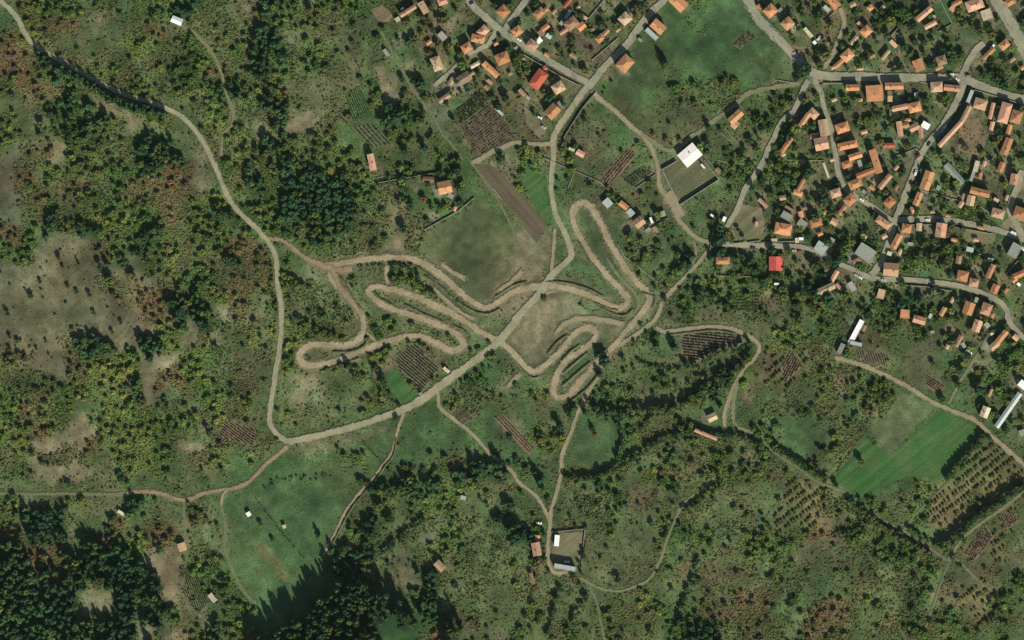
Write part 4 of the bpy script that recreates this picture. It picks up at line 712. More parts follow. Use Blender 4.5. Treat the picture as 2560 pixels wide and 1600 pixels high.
    shape = {'H': 'hip roofed', 'G': 'gabled', 'F': 'flat roofed', 'N': 'ribbed', 'S': 'lean-to'}[typ]
    size = 'large ' if big > 1250 else 'small ' if (big < 200 and kind != 'house') else ''
    tag(root, cat=kind, group={'house': 'tiled village houses', 'outbuilding': 'small outbuildings', 'barn': 'long barns', 'shed': 'flat sheds'}.get(kind, 'large flat buildings'))
    PENDING.append((root, cx, cy, f"{size}{CO[c][1]} {shape} {kind}"))
    return root
B = """1020 29 45 12 32 G p|994 49 12 11 32 F c|1059 20 32 17 -60 G t|1106 4 24 18 20 H p|1092 160 36 25 -70 H t 5.4|1072 107 15 10 35 G o|1106 91 22 16 -50 F g|1208 79 28 22 45 H p 5|1195 98 34 20 -12 H o|1167 120 26 22 30 H o|966 132 20 9 -55 S g
1187 163 24 10 30 G c|1227 175 50 15 -43 G o|1256 147 34 29 22 H o|1162 196 32 25 33 G b|1129 204 20 13 60 G t|1111 246 32 13 33 G p|1217 220 14 10 -45 G b|930 406 42 17 -78 G p
1258 30 28 27 43 H o|1348 34 28 20 40 H o|1363 26 14 12 40 G o|1293 79 25 22 38 H o|1363 70 22 13 38 G o|1353 83 16 15 38 F b|1347 102 16 14 38 F w|1372 91 15 11 -35 F s|1330 114 27 24 -40 H p|1428 60 34 26 40 H b|1453 67 22 18 40 G o|1411 78 28 10 33 G p|1418 9 28 10 50 G r|1462 45 16 8 -30 F c
1514 82 20 11 45 G p|1500 97 22 17 40 H o|1434 140 20 11 -30 G b|1367 138 14 10 -28 G o|1346 199 48 30 55 H r 5.6|1361 172 14 12 50 H r|1396 220 30 26 32 H t|1306 232 22 10 -45 G p|1381 279 34 28 45 G o|1248 279 26 7 -45 F s|1451 384 22 15 -30 G p|1402 262 20 9 -45 F g|1429 374 16 7 -25 F c
1562 48 28 26 44 H t|1696 8 42 30 -45 G o|1645 68 36 26 -40 G o|1629 86 38 12 -43 F s 4|1562 160 40 32 48 H o|1925 28 30 27 42 H o|1968 60 28 26 42 H o|2020 82 30 9 -50 F c|2036 107 9 8 -50 F w|2084 8 30 20 -50 G o|2131 12 16 14 30 G t|2175 20 15 14 40 H o|2164 79 26 23 42 H o|2134 101 26 10 50 G t
2117 140 30 25 42 H o|2097 159 28 12 42 G o|2083 169 12 8 20 G p|2066 22 18 10 -45 F s|2309 36 48 15 40 G p|2325 63 32 12 28 G p|2334 41 11 6 -20 F g|2391 8 26 13 30 G o|2381 22 14 14 -40 F p|2435 13 44 28 20 H p|2465 38 26 27 -70 F c|2523 6 28 18 30 H o|2213 138 30 10 50 G p|2233 110 22 10 -45 F p
2295 164 30 26 -70 G o 5.4|2352 152 25 24 18 H b|2347 170 20 10 24 G p|2509 113 26 20 40 H o|2471 134 36 12 45 G o|2481 117 12 6 50 F w|2556 170 12 11 30 G o|2340 218 30 26 3 H p|2379 221 42 16 -6 G p|2234 216 46 18 1 G o|2185 234 42 40 4 H o|2130 220 34 16 1 G o|2248 270 40 14 12 G p|2285 269 32 25 14 H o
2032 285 26 21 -42 H p|2010 301 40 13 55 G o|2059 320 42 25 -80 G t|2105 320 34 25 18 H o|2052 360 34 32 12 G p|2118 364 50 19 12 H o|1965 364 44 12 55 G o|1957 387 12 10 30 G p|2137 391 34 16 18 G o|2117 411 24 18 20 H o|2188 404 62 18 -72 G o|2223 364 28 12 0 G r|2248 323 38 14 -82 G p|2262 314 20 15 14 G o|2285 319 26 18 25 G p|2301 331 30 12 -84 G p|2313 314 20 16 -30 F w
2413 286 44 13 63 G p|2374 336 84 12 47 G p|2424 242 34 9 68 F s|2449 261 32 27 -17 H p|2478 278 42 10 76 G p|2479 315 22 11 76 G p|2510 283 52 27 74 H p|2539 293 32 27 72 H o|2521 326 28 11 72 G o|2515 366 42 20 68 G o|2002 462 32 10 60 G o|1994 483 24 13 -20 H o|2006 405 14 12 -50 H b|2065 426 40 6 -70 F c 1.2
2137 460 34 22 22 H o|2163 433 50 14 22 G o|2211 455 44 14 50 G p|2088 483 26 21 18 H p|2124 500 28 24 42 H o|2105 526 26 12 52 G o|2223 506 26 23 45 H o|2207 557 40 19 -35 H p|2085 555 18 16 -30 G p|2039 557 30 20 15 H o|2002 537 18 12 -75 G o|1973 523 26 9 -30 F b|1957 573 42 29 -10 H o 5.4
1907 508 30 10 -42 G p|1939 659 35 34 90 G R 4|1806 652 34 18 0 H o|1783 542 18 5 -42 F w|1810 548 13 8 65 F w|2052 620 30 26 -33 F s 4|2163 632 46 34 -33 F g 6|2141 654 18 14 25 G p|2085 691 32 12 60 G p|2063 723 48 18 25 G t|2097 718 22 9 -50 G p|2129 716 24 14 -60 F g|2202 735 24 18 75 F p|2226 674 38 33 -5 G p|1941 710 12 5 0 F w|2223 634 12 10 -20 F c|2240 604 38 17 62 G o
2316 452 48 25 70 G o|2293 498 34 16 68 G o|2280 526 16 15 68 H p|2385 434 64 17 -48 N k 2.4|2448 481 50 18 -14 G o|2425 502 26 20 78 G t|2409 491 14 10 70 G p|2401 512 16 12 60 G p|2502 418 26 15 68 G o|2534 449 28 21 80 G p|2493 534 32 23 -15 H p|2549 534 34 30 -20 H o|2351 576 36 27 82 G p|2297 568 20 14 88 G t|2265 571 24 22 -10 H o
2424 624 18 12 -12 F s|2396 650 20 14 80 G b|2405 690 28 26 -12 H o|2433 707 24 21 -12 H p|2475 678 36 14 65 G o|2535 626 34 26 62 F g|2548 686 34 16 25 G o|2536 700 16 11 30 G o|2546 711 10 7 -40 F w|2486 723 24 19 65 G o|2514 727 14 8 50 G o|2420 771 32 26 70 G o|2464 773 30 26 70 H p|2356 779 24 12 60 G o|2261 785 23 22 -5 F o|2297 800 32 19 -15 G p|2325 790 12 8 60 F s
2441 815 30 21 70 G p|2395 853 32 13 60 G b|2368 866 14 10 60 G p|2421 881 18 7 -30 F w|2502 843 40 15 50 G o|2485 864 24 17 40 G t|2539 844 16 14 -40 G p|2461 1030 28 21 68 G c|2520 1025 104 14 55 N s 3|2556 962 22 18 -40 F w|2475 982 20 8 65 G t|2555 1082 16 16 20 F g|2140 829 64 13 62 F w 3|2102 871 26 12 65 F g|2139 859 30 9 -12 F s|2159 820 16 11 62 G b
1780 1043 24 19 25 G t|1764 1086 60 9 -22 G p|1392 1351 28 12 85 F w|1412 1418 54 12 -10 F s|1343 1345 15 14 80 G o|1341 1372 34 22 -80 G p|1330 1446 30 10 -75 G b|1100 1414 28 19 -45 G t|1158 1244 14 10 -15 F s|456 1367 21 20 -72 G p|532 1494 24 13 -52 F c|622 1285 11 11 30 F w|711 1316 9 9 20 F c|304 1282 20 8 -30 F c|443 52 28 17 -22 G w
1071 449 28 14 -2 G b|1112 469 34 32 12 G o 5.4|1127 490 15 12 -40 F g|1137 523 12 8 70 G o|1519 508 22 20 -48 F s|1559 514 26 14 -38 G o|1576 532 18 16 -48 F s|1597 556 26 24 36 G p|1628 551 15 6 -68 F w|1656 535 14 14 20 F g|1757 416 14 4 -50 F w|1796 426 14 10 -45 G b|1838 293 40 20 42 G o|1837 312 16 20 -40 G t|1724 388 50 40 40 G w 5.5
516 1069 14 9 20 G b|1052 985 9 8 20 F g|1116 925 18 8 -40 F c|1182 14 12 8 30 F g|1620 575 14 9 36 F g|2268 300 18 9 0 G p|2452 570 16 8 -14 G o|2270 61 22 8 42 G b|2036 341 24 14 10 G b|2224 241 12 28 0 G t|2440 416 12 28 -15 F c|2430 441 8 26 -18 F g|2516 495 14 8 70 G p|2490 500 14 8 -30 F c|2063 531 11 10 30 G t|1956 495 16 12 10 G t|1966 541 28 18 -30 F g|2005 560 24 20 -35 F g|2002 597 12 7 0 F w
2210 591 14 12 30 G t|1992 601 10 12 0 F c|2467 813 12 14 40 F g|2479 834 9 7 40 F c|2408 863 14 9 -60 F g|2297 394 13 8 40 G p|1006 22 9 5 35 F w|1405 57 10 14 -40 F g|1420 37 26 8 55 F s|2150 62 18 9 -40 G p|1898 18 14 10 -45 G o|1950 25 12 8 40 F g|2205 20 14 9 42 G t|2180 140 14 9 30 G o|2150 172 16 9 0 G p|2480 80 14 9 -60 G o|2530 150 16 9 40 G p
2420 192 10 7 0 F g|2290 240 16 9 -80 F g|2150 250 12 8 5 G p|2085 250 14 9 20 G t|2160 330 16 10 15 G p|2080 400 12 9 18 G t|2150 412 10 24 18 F g|2240 420 14 9 50 G p|2180 470 16 9 -40 G o|2160 480 12 8 -40 F g|2240 470 14 9 60 G b|2345 470 12 9 70 F g|2370 540 14 8 -10 G p|2330 530 12 8 10 G t|2450 440 16 9 75 G o|2460 410 14 9 70 G p
2050 585 14 9 25 G o|2080 600 12 9 -35 F g|2160 590 16 9 -35 G p|2120 590 12 8 25 F g|2010 520 12 8 20 G b|1935 600 16 7 0 F c|1890 560 12 8 80 G p|2250 630 16 9 60 G p|2275 610 14 8 0 F g|2300 600 12 9 80 G b|2385 600 16 9 -10 G o|2440 600 14 9 -12 G t|2475 650 14 8 -12 F c|2380 750 16 9 60 G p|2440 750 14 9 70 F g|2480 790 12 9 70 G o|2330 830 10 7 0 F g
1310 150 12 8 -40 G p|1290 120 10 7 40 F g|1385 30 14 8 45 G p|1445 20 12 8 40 G t|1480 75 12 8 40 G b|1240 110 12 8 30 G o|1225 205 16 8 -40 G p|1275 185 12 9 30 G b|1180 185 14 8 35 G o|1320 245 12 8 -40 F g|1545 75 14 8 40 G t|1600 100 12 7 -40 F g""".replace('\n', '|')
for row in B.replace('\n', '|').split('|'):
    q = row.split()
    if not q: continue
    if q[5] == 'X': continue
    building(float(q[0]), float(q[1]), float(q[2]), float(q[3]), float(q[4]), q[5], q[6], float(q[7]) if len(q) > 7 else None)

# ------------------------------------------------------------------ garden and court walls
def wall(P, h, t, mat, look, nm='garden_wall', cat='wall'):
    vs, fs = [], []
    for (ax, ay), (bx, by) in zip(P[:-1], P[1:]):
        A = Vector(W(ax, ay)); Bv = Vector(W(bx, by)); d = (Bv-A); 
        if d.length < .1: continue
        d.normalize(); n = Vector((-d.y, d.x))*t/2; A2 = A-d*t*.5; B2 = Bv+d*t*.5-d*t*1.01; k = len(vs)
        for q in (A2-n, B2-n, B2+n, A2+n): vs.append((q.x, q.y, 0))
        for q in (A2-n, B2-n, B2+n, A2+n): vs.append((q.x, q.y, h))
        fs += [(k,k+1,k+5,k+4),(k+1,k+2,k+6,k+5),(k+2,k+3,k+7,k+6),(k+3,k,k+4,k+7),(k+4,k+5,k+6,k+7)]
    o = link(nm, mesh(nm, vs, fs, [M[mat]])); tag(o, cat=cat, group='village walls')
    mx = sum(p[0] for p in P)/len(P); my = sum(p[1] for p in P)/len(P); PENDING.append((o, mx, my, look)); return o
w_ = wall([(1690,404),(1655,424),(1698,513),(1797,449),(1760,400)], 3.0, .35, 'concrete', 'tall pale wall closing the court', 'court_wall')
for P, h in (([(1060,575),(1100,553),(1145,528),(1186,494)], 1.6), ([(938,459),(1000,447),(1088,433)], 2.4), ([(1590,470),(1640,435)], 1.2), ([(1420,470),(1440,420)], 1.0), ([(1785,560),(1772,640)], 1.6),
    ([(1360,395),(1500,455),(1545,500)], 1.3), ([(1560,520),(1600,572),(1612,580)], 1.2), ([(1615,580),(1670,545)], 1.6), ([(1645,705),(1560,640),(1545,612)], 1.0), ([(1320,250),(1380,300)], 1.2), ([(1460,60),(1510,0)], 1.6),
    ([(2030,25),(2060,55),(2085,30)], 1.6), ([(2222,95),(2262,52),(2300,20)], 2.0), ([(2238,110),(2262,165),(2276,185)], 1.6), ([(2345,-10),(2380,60),(2345,80)], 1.4), ([(1940,200),(2000,210)], 1.0), ([(2180,240),(2205,300)], 1.4),
    ([(2240,390),(2290,372),(2330,398)], 1.3), ([(2516,685),(2548,648)], 1.8), ([(2440,633),(2490,648)], 1.5), ([(2000,610),(2100,655)], 1.3), ([(1800,690),(1880,692)], 1.6), ([(1790,645),(1786,690)], 1.4), ([(2137,560),(2200,610)], 1.4),
    ([(2310,478),(2400,502)], 1.2), ([(2450,515),(2490,545)], 1.4), ([(2300,1360),(2250,1320)], .9), ([(1970,400),(2060,402)], 1.4), ([(1380,1330),(1462,1322),(1452,1432)], 2.0), ([(1812,320),(1838,350),(1880,395)], 1.2), ([(1800,330),(1826,352)], 1.2),
    ([(1825,610),(1900,602)], 1.6), ([(1905,606),(1990,603)], 1.8), ([(2060,208),(2110,208)], 1.8), ([(2300,206),(2330,210)], 1.8), ([(2436,225),(2520,250),(2556,262)], 2.2), ([(2436,225),(2416,262)], 2.2), ([(1480,150),(1545,95)], 1.6),
    ([(1490,230),(1455,272),(1412,340),(1402,372)], 2.4), ([(2098,395),(2110,430),(2130,462)], 1.8), ([(2270,562),(2330,562)], 2.0), ([(2375,566),(2480,585)], 2.0), ([(2240,712),(2310,716),(2380,728)], 1.8), ([(1290,125),(1340,155),(1400,190),(1450,215)], 2.2), ([(1230,80),(1190,105)], 1.6),
    ([(1905,40),(1950,84),(1996,140)], 1.6), ([(1860,15),(1960,118),(2000,165)], .9), ([(1232,470),(1255,500)], .8)):
    wall(P, h, .3, 'stone' if h > 1 else 'concrete', 'low rubble garden wall' if h < 1.5 else 'stone garden wall')

# ------------------------------------------------------------------ cars
def car(x, y, ang, c, word, van=False):
    root = bpy.data.objects.new('van' if van else 'car', None); col.objects.link(root); X, Y = W(x, y); root.location = (X, Y, .85); root.rotation_euler = (0, 0, math.radians(ang))
    l, w, hb, hc = (2.4, .98, 1.0, 1.95) if van else (2.15, .88, .82, 1.42)
    def prism(prof, wd):
        n = len(prof); vs = [(px, -wd, pz) for px, pz in prof]+[(px, wd, pz) for px, pz in prof]
        fs = [tuple(range(n))[::-1], tuple(range(n, 2*n))]+[(i, (i+1) % n, (i+1) % n+n, i+n) for i in range(n)]; return vs, fs
    v1, f1 = prism([(-l,.3),(l,.3),(l,.62),(l*.94,hb*.88),(l*.45,hb),(-l*.8,hb),(-l,hb*.8)], w)
    link('body', mesh('body', v1, f1, [M['panel']]), root, color=c)
    top = [(-l*.78,hb+.01),(l*.42,hb+.01),(l*.12,hc-.06),(-l*.55,hc-.06)] if not van else [(-l*.97,hb+.01),(l*.5,hb+.01),(l*.3,hc-.06),(-l*.95,hc-.06)]
    v2, f2 = prism(top, w*.86); link('window', mesh('window', v2, f2, [M['glass']]), root)
    a_, b_ = top[3][0], top[2][0]; v3, f3 = prism([(a_,hc-.05),(b_,hc-.05),(b_-.05,hc),(a_+.05,hc)], w*.84); link('cabin_roof', mesh('cabin_roof', v3, f3, [M['panel']]), root, color=c)
    for sx in (-.62, .62):
        for sy in (-1, 1):
            vs = []; n = 12
            for q in (-.1, .1):
                for i in range(n): t = 2*math.pi*i/n; vs.append((sx*l+.33*math.cos(t), sy*(w-.08)+q, .33+.33*math.sin(t)))
            link('wheel', mesh('wheel', vs, [tuple(range(n)), tuple(range(n, 2*n))[::-1]]+[(i, i+n, (i+1) % n+n, (i+1) % n) for i in range(n)], [M['tyre']]), root)
    tag(root, cat='van' if van else 'car', group='parked cars'); PENDING.append((root, x, y, f"{word} {'van' if van else 'car'} parked"))
WH = (.75,.75,.73); DK = (.03,.035,.045); SI = (.4,.42,.43); RD = (.4,.04,.04); BL = (.04,.09,.25)
for q in ((1988,134,-45,SI,'silver'),(2289,432,72,WH,'white',True),(2361,318,55,WH,'white'),(2356,327,55,SI,'silver'),(2322,360,60,DK,'dark'),(2153,499,-38,WH,'white'),(1297,99,-35,WH,'white'),(1349,294,-25,WH,'white'),(1358,318,-40,SI,'silver'),(1882,620,0,DK,'dark'),
          (1984,627,0,SI,'silver'),(1998,629,0,RD,'red'),(2140,688,-30,SI,'silver'),(2150,694,-30,WH,'white'),(2207,700,-15,SI,'silver'),(2318,550,0,WH,'white'),(2345,550,0,BL,'blue'),(2533,582,-25,WH,'white',True),(2556,621,-50,WH,'white'),(2392,198,-35,WH,'white'),(2047,96,50,WH,'white'),(1348,1308,0,WH,'white'),(1417,1404,-5,WH,'white'),(2378,186,0,WH,'white')): car(*q)

# ------------------------------------------------------------------ plants
def ico():
    p = (1+5**.5)/2; v = np.array([(-1,p,0),(1,p,0),(-1,-p,0),(1,-p,0),(0,-1,p),(0,1,p),(0,-1,-p),(0,1,-p),(p,0,-1),(p,0,1),(-p,0,-1),(-p,0,1)])/math.hypot(1, p)
    f = np.array([(0,11,5),(0,5,1),(0,1,7),(0,7,10),(0,10,11),(1,5,9),(5,11,4),(11,10,2),(10,7,6),(7,1,8),(3,9,4),(3,4,2),(3,2,6),(3,6,8),(3,8,9),(4,9,5),(2,4,11),(6,2,10),(8,6,7),(9,8,1)]); return v, f
IV, IF = ico()
def template(kind, r):
    """unit crown: radius 1, height 1, made of many small ragged clumps and loose sprays"""
    V, F, T_ = [], [], []; n = 0
    def blob(c, s, tint):
        nonlocal n
        q = r.normal(size=(3, 3)); q, _ = np.linalg.qr(q)
        v = (IV@q)*(s*(1+r.uniform(-.38, .38, (12, 1))))+c; V.append(v); F.append(IF+n); T_.append(np.full(12, tint)*r.uniform(.85, 1.15, 12)); n += 12
    def spray(c, s, tint):
        nonlocal n
        d = r.normal(size=(3, 3)); V.append(c+d*s*.6); F.append(np.array([[n, n+1, n+2]])); T_.append(np.full(3, tint)); n += 3
    if kind == 'broad':
        for k in range(13):
            t = r.uniform(0, 2*math.pi); ph = r.uniform(-.3, 1); rad = (r.random()**.5)*.62
            c = np.array([math.cos(t)*rad, math.sin(t)*rad, .62+.26*ph*(1-rad)]); blob(c, np.array([1, 1, .62])*r.uniform(.26, .46), r.uniform(.75, 1.3))
        for k in range(46):
            t = r.uniform(0, 2*math.pi); rad = r.uniform(.2, 1.0); c = np.array([math.cos(t)*rad, math.sin(t)*rad, .5+.42*(1-rad*.7)*r.uniform(.4, 1.15)]); spray(c, r.uniform(.12, .24), r.uniform(.6, 1.6))
    elif kind == 'conifer':
        for k in range(15):
            z = (k+.5)/15; rad = (1-z)**.55*.72; t = k*2.4+r.uniform(-.5, .5); q = r.uniform(.1, 1)*rad
            blob(np.array([math.cos(t)*q, math.sin(t)*q, .16+.78*z]), np.array([1, 1, .26])*(.26+.28*(1-z)), r.uniform(.7, 1.3))
        for k in range(40):
            z = r.random(); rad = (1-z)**.55; t = r.uniform(0, 6.28); spray(np.array([math.cos(t)*rad, math.sin(t)*rad, .14+.8*z]), r.uniform(.10, .2), r.uniform(.6, 1.5))
    elif kind == 'low':
        for k in range(2):
            t = r.uniform(0, 6.28); rad = r.uniform(.1, .5); blob(np.array([math.cos(t)*rad, math.sin(t)*rad, r.uniform(.35, .55)]), np.array([1, 1, .7])*r.uniform(.4, .7), r.uniform(.8, 1.2))
        for k in range(7):
            t = r.uniform(0, 6.28); rad = r.uniform(.3, 1.25); spray(np.array([math.cos(t)*rad, math.sin(t)*rad, r.uniform(.1, .9)]), r.uniform(.2, .4), r.uniform(.75, 1.35))
    else:
        for k in range(5):
            t = r.uniform(0, 6.28); rad = r.uniform(.05, .6); blob(np.array([math.cos(t)*rad, math.sin(t)*rad, r.uniform(.3, .62)]), np.array([1, 1, .75])*r.uniform(.28, .5), r.uniform(.65, 1.35))
        for k in range(22):
            t = r.uniform(0, 6.28); rad = r.uniform(.2, 1.15); spray(np.array([math.cos(t)*rad, math.sin(t)*rad, r.uniform(.1, .85)]), r.uniform(.14, .3), r.uniform(.6, 1.6))
    V = np.vstack(V); F = np.vstack(F); T_ = np.concatenate(T_); V[:, 2] = np.maximum(V[:, 2], .02); return V, F, T_
tr = np.random.default_rng(99)
TPL = {k: [template(k, tr) for _ in range(6)] for k in ('broad', 'conifer', 'bush', 'low')}
def np_mesh(name, V, F, C, mat):
    me = bpy.data.meshes.new(name); me.vertices.add(len(V)); me.vertices.foreach_set('co', V.astype(np.float32).ravel())
    me.loops.add(F.size); me.loops.foreach_set('vertex_index', F.astype(np.int32).ravel()); me.polygons.add(len(F))
    me.polygons.foreach_set('loop_start', np.arange(0, F.size, 3, dtype=np.int32)); me.polygons.foreach_set('loop_total', np.full(len(F), 3, dtype=np.int32))
    a_ = me.attributes.new('tint', 'FLOAT_COLOR', 'POINT'); C4 = np.ones((len(V), 4), np.float32); C4[:, :3] = C; a_.data.foreach_set('color', C4.ravel())
    me.materials.append(mat); me.update(calc_edges=True); return me
TM = {k: [np_mesh(k+'_crown', v, f, np.repeat(t[:, None], 3, 1), M['leaf']) for v, f, t in L] for k, L in TPL.items()}
def trunk_mesh():
    vs, fs = [], []; rings = [(0, .10), (.15, .07), (.4, .05), (.7, .02)]; n = 6
    for z, r_ in rings:
        for i in range(n): t = i*2*math.pi/n; vs.append((r_*math.cos(t), r_*math.sin(t), z))
    for k in range(3):
        for i in range(n): fs.append((k*n+i, k*n+(i+1) % n, (k+1)*n+(i+1) % n, (k+1)*n+i))
    for k in range(4):                                   # limbs reaching into the crown
        t = k*1.7; b_ = len(vs); ex, ey = .45*math.cos(t), .45*math.sin(t)
        vs += [(0.03, 0, .3), (-.03, 0, .3), (0, .03, .34), (ex, ey, .62)]; fs += [(b_, b_+1, b_+3), (b_+1, b_+2, b_+3), (b_+2, b_, b_+3)]
    return mesh('trunk', vs, fs, [M['bark']])
TRUNK = trunk_mesh()

PALS = {
 'c': [(.038,.098,.044), (.054,.118,.046), (.042,.094,.046), (.074,.132,.048)],
 'g': [(.060,.112,.034), (.076,.140,.036), (.100,.160,.040), (.128,.172,.044), (.112,.134,.048)],
 'y': [(.100,.156,.038), (.140,.196,.044), (.175,.212,.050), (.205,.204,.056)],
 'o': [(.078,.110,.038), (.104,.132,.048), (.126,.136,.054), (.158,.154,.066), (.180,.160,.074), (.150,.118,.064)],
 'r': [(.108,.118,.044), (.165,.146,.058), (.175,.118,.056), (.200,.104,.050), (.232,.128,.054)],
 's': [(.074,.116,.038), (.098,.138,.044), (.116,.126,.052), (.140,.146,.056)],
 'k': [(.090,.114,.040), (.110,.134,.042), (.150,.158,.048), (.192,.170,.050), (.205,.150,.054)],
}
WORD = {'c': 'dark green', 'g': 'green', 'y': 'yellow-green', 'o': 'olive', 'r': 'rust coloured', 's': 'grey-green', 'k': 'yellowish'}
#  class: list of (form, spacing m, chance, r lo, r hi, height lo, height hi, palettes)
LAY = {
 'c': [('conifer', 5.4, .70, 2.4, 3.8, 7, 10, 'c'), ('broad', 5.2, .75, 2.6, 4.2, 5.5, 8.5, 'ccg'), ('low', 2.6, .5, .8, 1.5, 1.0, 2, 'cg')],
 'C': [('conifer', 6.6, .82, 2.8, 4.2, 22, 27, 'c'), ('broad', 7.4, .70, 3.0, 4.6, 20, 26, 'cg')],
 'g': [('broad', 5.4, .66, 1.9, 4.0, 3.0, 5.2, 'ggggy'), ('low', 1.75, .85, .7, 1.4, .5, 1.3, 'ggoy')],
 'y': [('broad', 5.0, .56, 1.8, 3.3, 2.6, 4.4, 'yyyg'), ('low', 1.7, .92, .7, 1.4, .5, 1.2, 'yyg')],
 'o': [('bush', 4.4, .42, 1.2, 2.1, 1.1, 2.2, 'ooog'), ('low', 1.7, .90, .7, 1.4, .4, 1.1, 'ooog'), ('broad', 10, .30, 1.8, 3.4, 2.8, 4.6, 'ogg')],
 'r': [('broad', 5.4, .50, 1.6, 3.2, 2.6, 4.4, 'rroog'), ('low', 1.8, .88, .7, 1.4, .4, 1.1, 'rooo')],
 's': [('bush', 6.0, .32, 1.0, 1.9, .9, 2.0, 'sog'), ('low', 2.1, .52, .5, 1.2, .3, .9, 'sos'), ('broad', 12, .28, 1.8, 3.4, 2.8, 4.8, 'gcg')],
 'b': [('bush', 6.0, .30, 1.0, 1.9, .9, 2.0, 'ogr'), ('low', 2.1, .52, .5, 1.2, .3, .9, 'oos'), ('broad', 11, .28, 1.8, 3.0, 2.6, 4.4, 'ogr')],
 't': [('bush', 6.0, .20, .8, 1.5, .8, 1.6, 'os'), ('low', 2.8, .3, .4, 1.0, .3, .7, 'os')],
 'p': [('bush', 7.0, .16, 1.0, 1.9, 1.2, 2.8, 'c'), ('low', 3.2, .22, .4, 1.0, .3, .8, 'os')],
 'm': [('bush', 8.0, .08, .8, 1.4, .8, 1.6, 'sg'), ('low', 2.2, .55, .4, .9, .25, .55, 'ssg')],
 'v': [('broad', 7.8, .58, 2.1, 4.4, 4, 7.5, 'gggccy'), ('bush', 4.6, .36, .9, 1.8, 1.0, 2.2, 'ggoy'), ('low', 2.3, .34, .5, 1.1, .3, .9, 'gso')],
 'k': [('broad', 4.8, .88, 1.2, 1.9, 2.0, 3.2, 'kkg'), ('low', 2.4, .15, .5, 1.1, .3, .8, 'ko')],
 'n': [],
}
PL = {'broad': [], 'conifer': [], 'bush': [], 'low': []}        # (x, y, r, h, colour, word, explicit)
pr_ = np.random.default_rng(5)
for ci, kch in enumerate(KEYS):
    for (form, sp, ch, rl_, rh_, hl, hh, pals) in LAY[kch]:
        s_ = sp/S; sx_ = s_*(.62 if kch == 'k' and form == 'broad' else 1); sy_ = s_*(1.35 if kch == 'k' and form == 'broad' else 1); xs = np.arange(-500, 3060, sx_) if kch == 'k' else np.arange(-116, 2676, sx_); ys = np.arange(-1000, 2600, sy_) if kch == 'k' else np.arange(-116, 1716, sy_); X, Y = np.meshgrid(xs, ys)
        jj = .22 if kch == 'k' else .62
        if kch == 'k':
            a_ = math.radians(-38); X2 = 1280+(X-1280)*math.cos(a_)-(Y-800)*math.sin(a_); Y2 = 800+(X-1280)*math.sin(a_)+(Y-800)*math.cos(a_); X, Y = X2, Y2
        jj = .10 if kch == 'k' and form == 'broad' else .62
        X = (X+pr_.uniform(-jj, jj, X.shape)*s_).ravel(); Y = (Y+pr_.uniform(-jj, jj, Y.shape)*s_).ravel()
        clump = .55+.9*vnoise(X, Y, 30, 61)
        ok = (cls_at(X, Y) == ci) & (pr_.random(X.shape) < ch*clump) & ~blocked(X, Y) & (X > -116) & (X < 2676) & (Y > -116) & (Y < 1716)
        md = in_meadow(X, Y); ok &= (~md | ((pr_.random(X.shape) < .30) & (form == 'low')))
        X, Y = X[ok], Y[ok]
        huen = .6*vnoise(X, Y, 70, 71)+.4*vnoise(X, Y, 26, 72); huen = huen+.25*np.exp(-((X-420)**2+(Y-445)**2)/60**2)+.25*np.exp(-((X-50)**2+(Y-150)**2)/60**2); bri = .80+.56*vnoise(X, Y, 55, 73)+.38*np.exp(-((X-280)**2+(Y-935)**2)/75**2)+.25*np.exp(-((X-520)**2+(Y-980)**2)/60**2)-.22*(inpoly(X, Y, [(860,-60),(1500,-60),(1480,380),(1250,260),(1000,260)])|inpoly(X, Y, [(1900,20),(2600,-50),(2600,850),(1800,800),(1780,600)]))
        for x, y, hn, br in zip(X, Y, huen, bri):
            pk = pals[int(pr_.integers(len(pals)))]; P = PALS[pk]; q = int(min(len(P)-1, max(0, (hn*1.9-.45)*len(P)+pr_.normal()*.7))); cc = br*np.array(P[q])*(pr_.uniform(.72, 1.35) if form != 'low' else pr_.uniform(.95, 1.35))
            t = pr_.random()**1.5; hs = 1.55 if (x < 430 and y > 1330 and form in ('broad', 'conifer')) else 1.0
            PL[form].append((x, y, rl_+(rh_-rl_)*t, (hl+(hh-hl)*pr_.random())*hs, cc, pk, 0))
# hedges and tree belts that follow lanes, ditches and field edges
def belt(P, wd, form, sp, r0, r1, h0, h1, pals, ch=1.0):
    C = catmull([(float(a_), float(b_)) for a_, b_ in P], sp/S)
    for x, y in C:
        for k in range(max(1, int(wd*S/(sp*1.0)))):
            if pr_.random() > ch: continue
            pk = pals[int(pr_.integers(len(pals)))]; q = PALS[pk][int(pr_.integers(len(PALS[pk])))]
            x_ = x+pr_.uniform(-.5, .5)*wd; y_ = y+pr_.uniform(-.5, .5)*wd
            if wd > 5 and bool(blocked(x_, y_)): continue
            PL[form].append((x_, y_, pr_.uniform(r0, r1), pr_.uniform(h0, h1), np.array(q)*pr_.uniform(.75, 1.3), pk, 0))
belt([(1465,1020),(1518,1038),(1597,1033),(1677,1022),(1756,985),(1809,948),(1875,893)], 24, 'broad', 3.2, 2.0, 3.2, 6, 9.5, 'gc')
belt([(1412,1192),(1478,1197),(1558,1164),(1637,1110),(1703,1088)], 8, 'broad', 1.7, 1.6, 2.4, 5, 7.5, 'gc')
belt([(1930,1116),(2000,1160),(2060,1205),(2130,1232)], 12, 'broad', 1.7, 1.6, 2.6, 4.5, 7, 'gc')
belt([(2125,1250),(2180,1300),(2250,1345),(2330,1392)], 12, 'broad', 1.7, 1.6, 2.6, 4, 6.5, 'go')
belt([(2350,1362),(2385,1350),(2420,1312),(2490,1262),(2560,1215)], 12, 'broad', 1.7, 1.8, 2.8, 6, 9, 'gc')
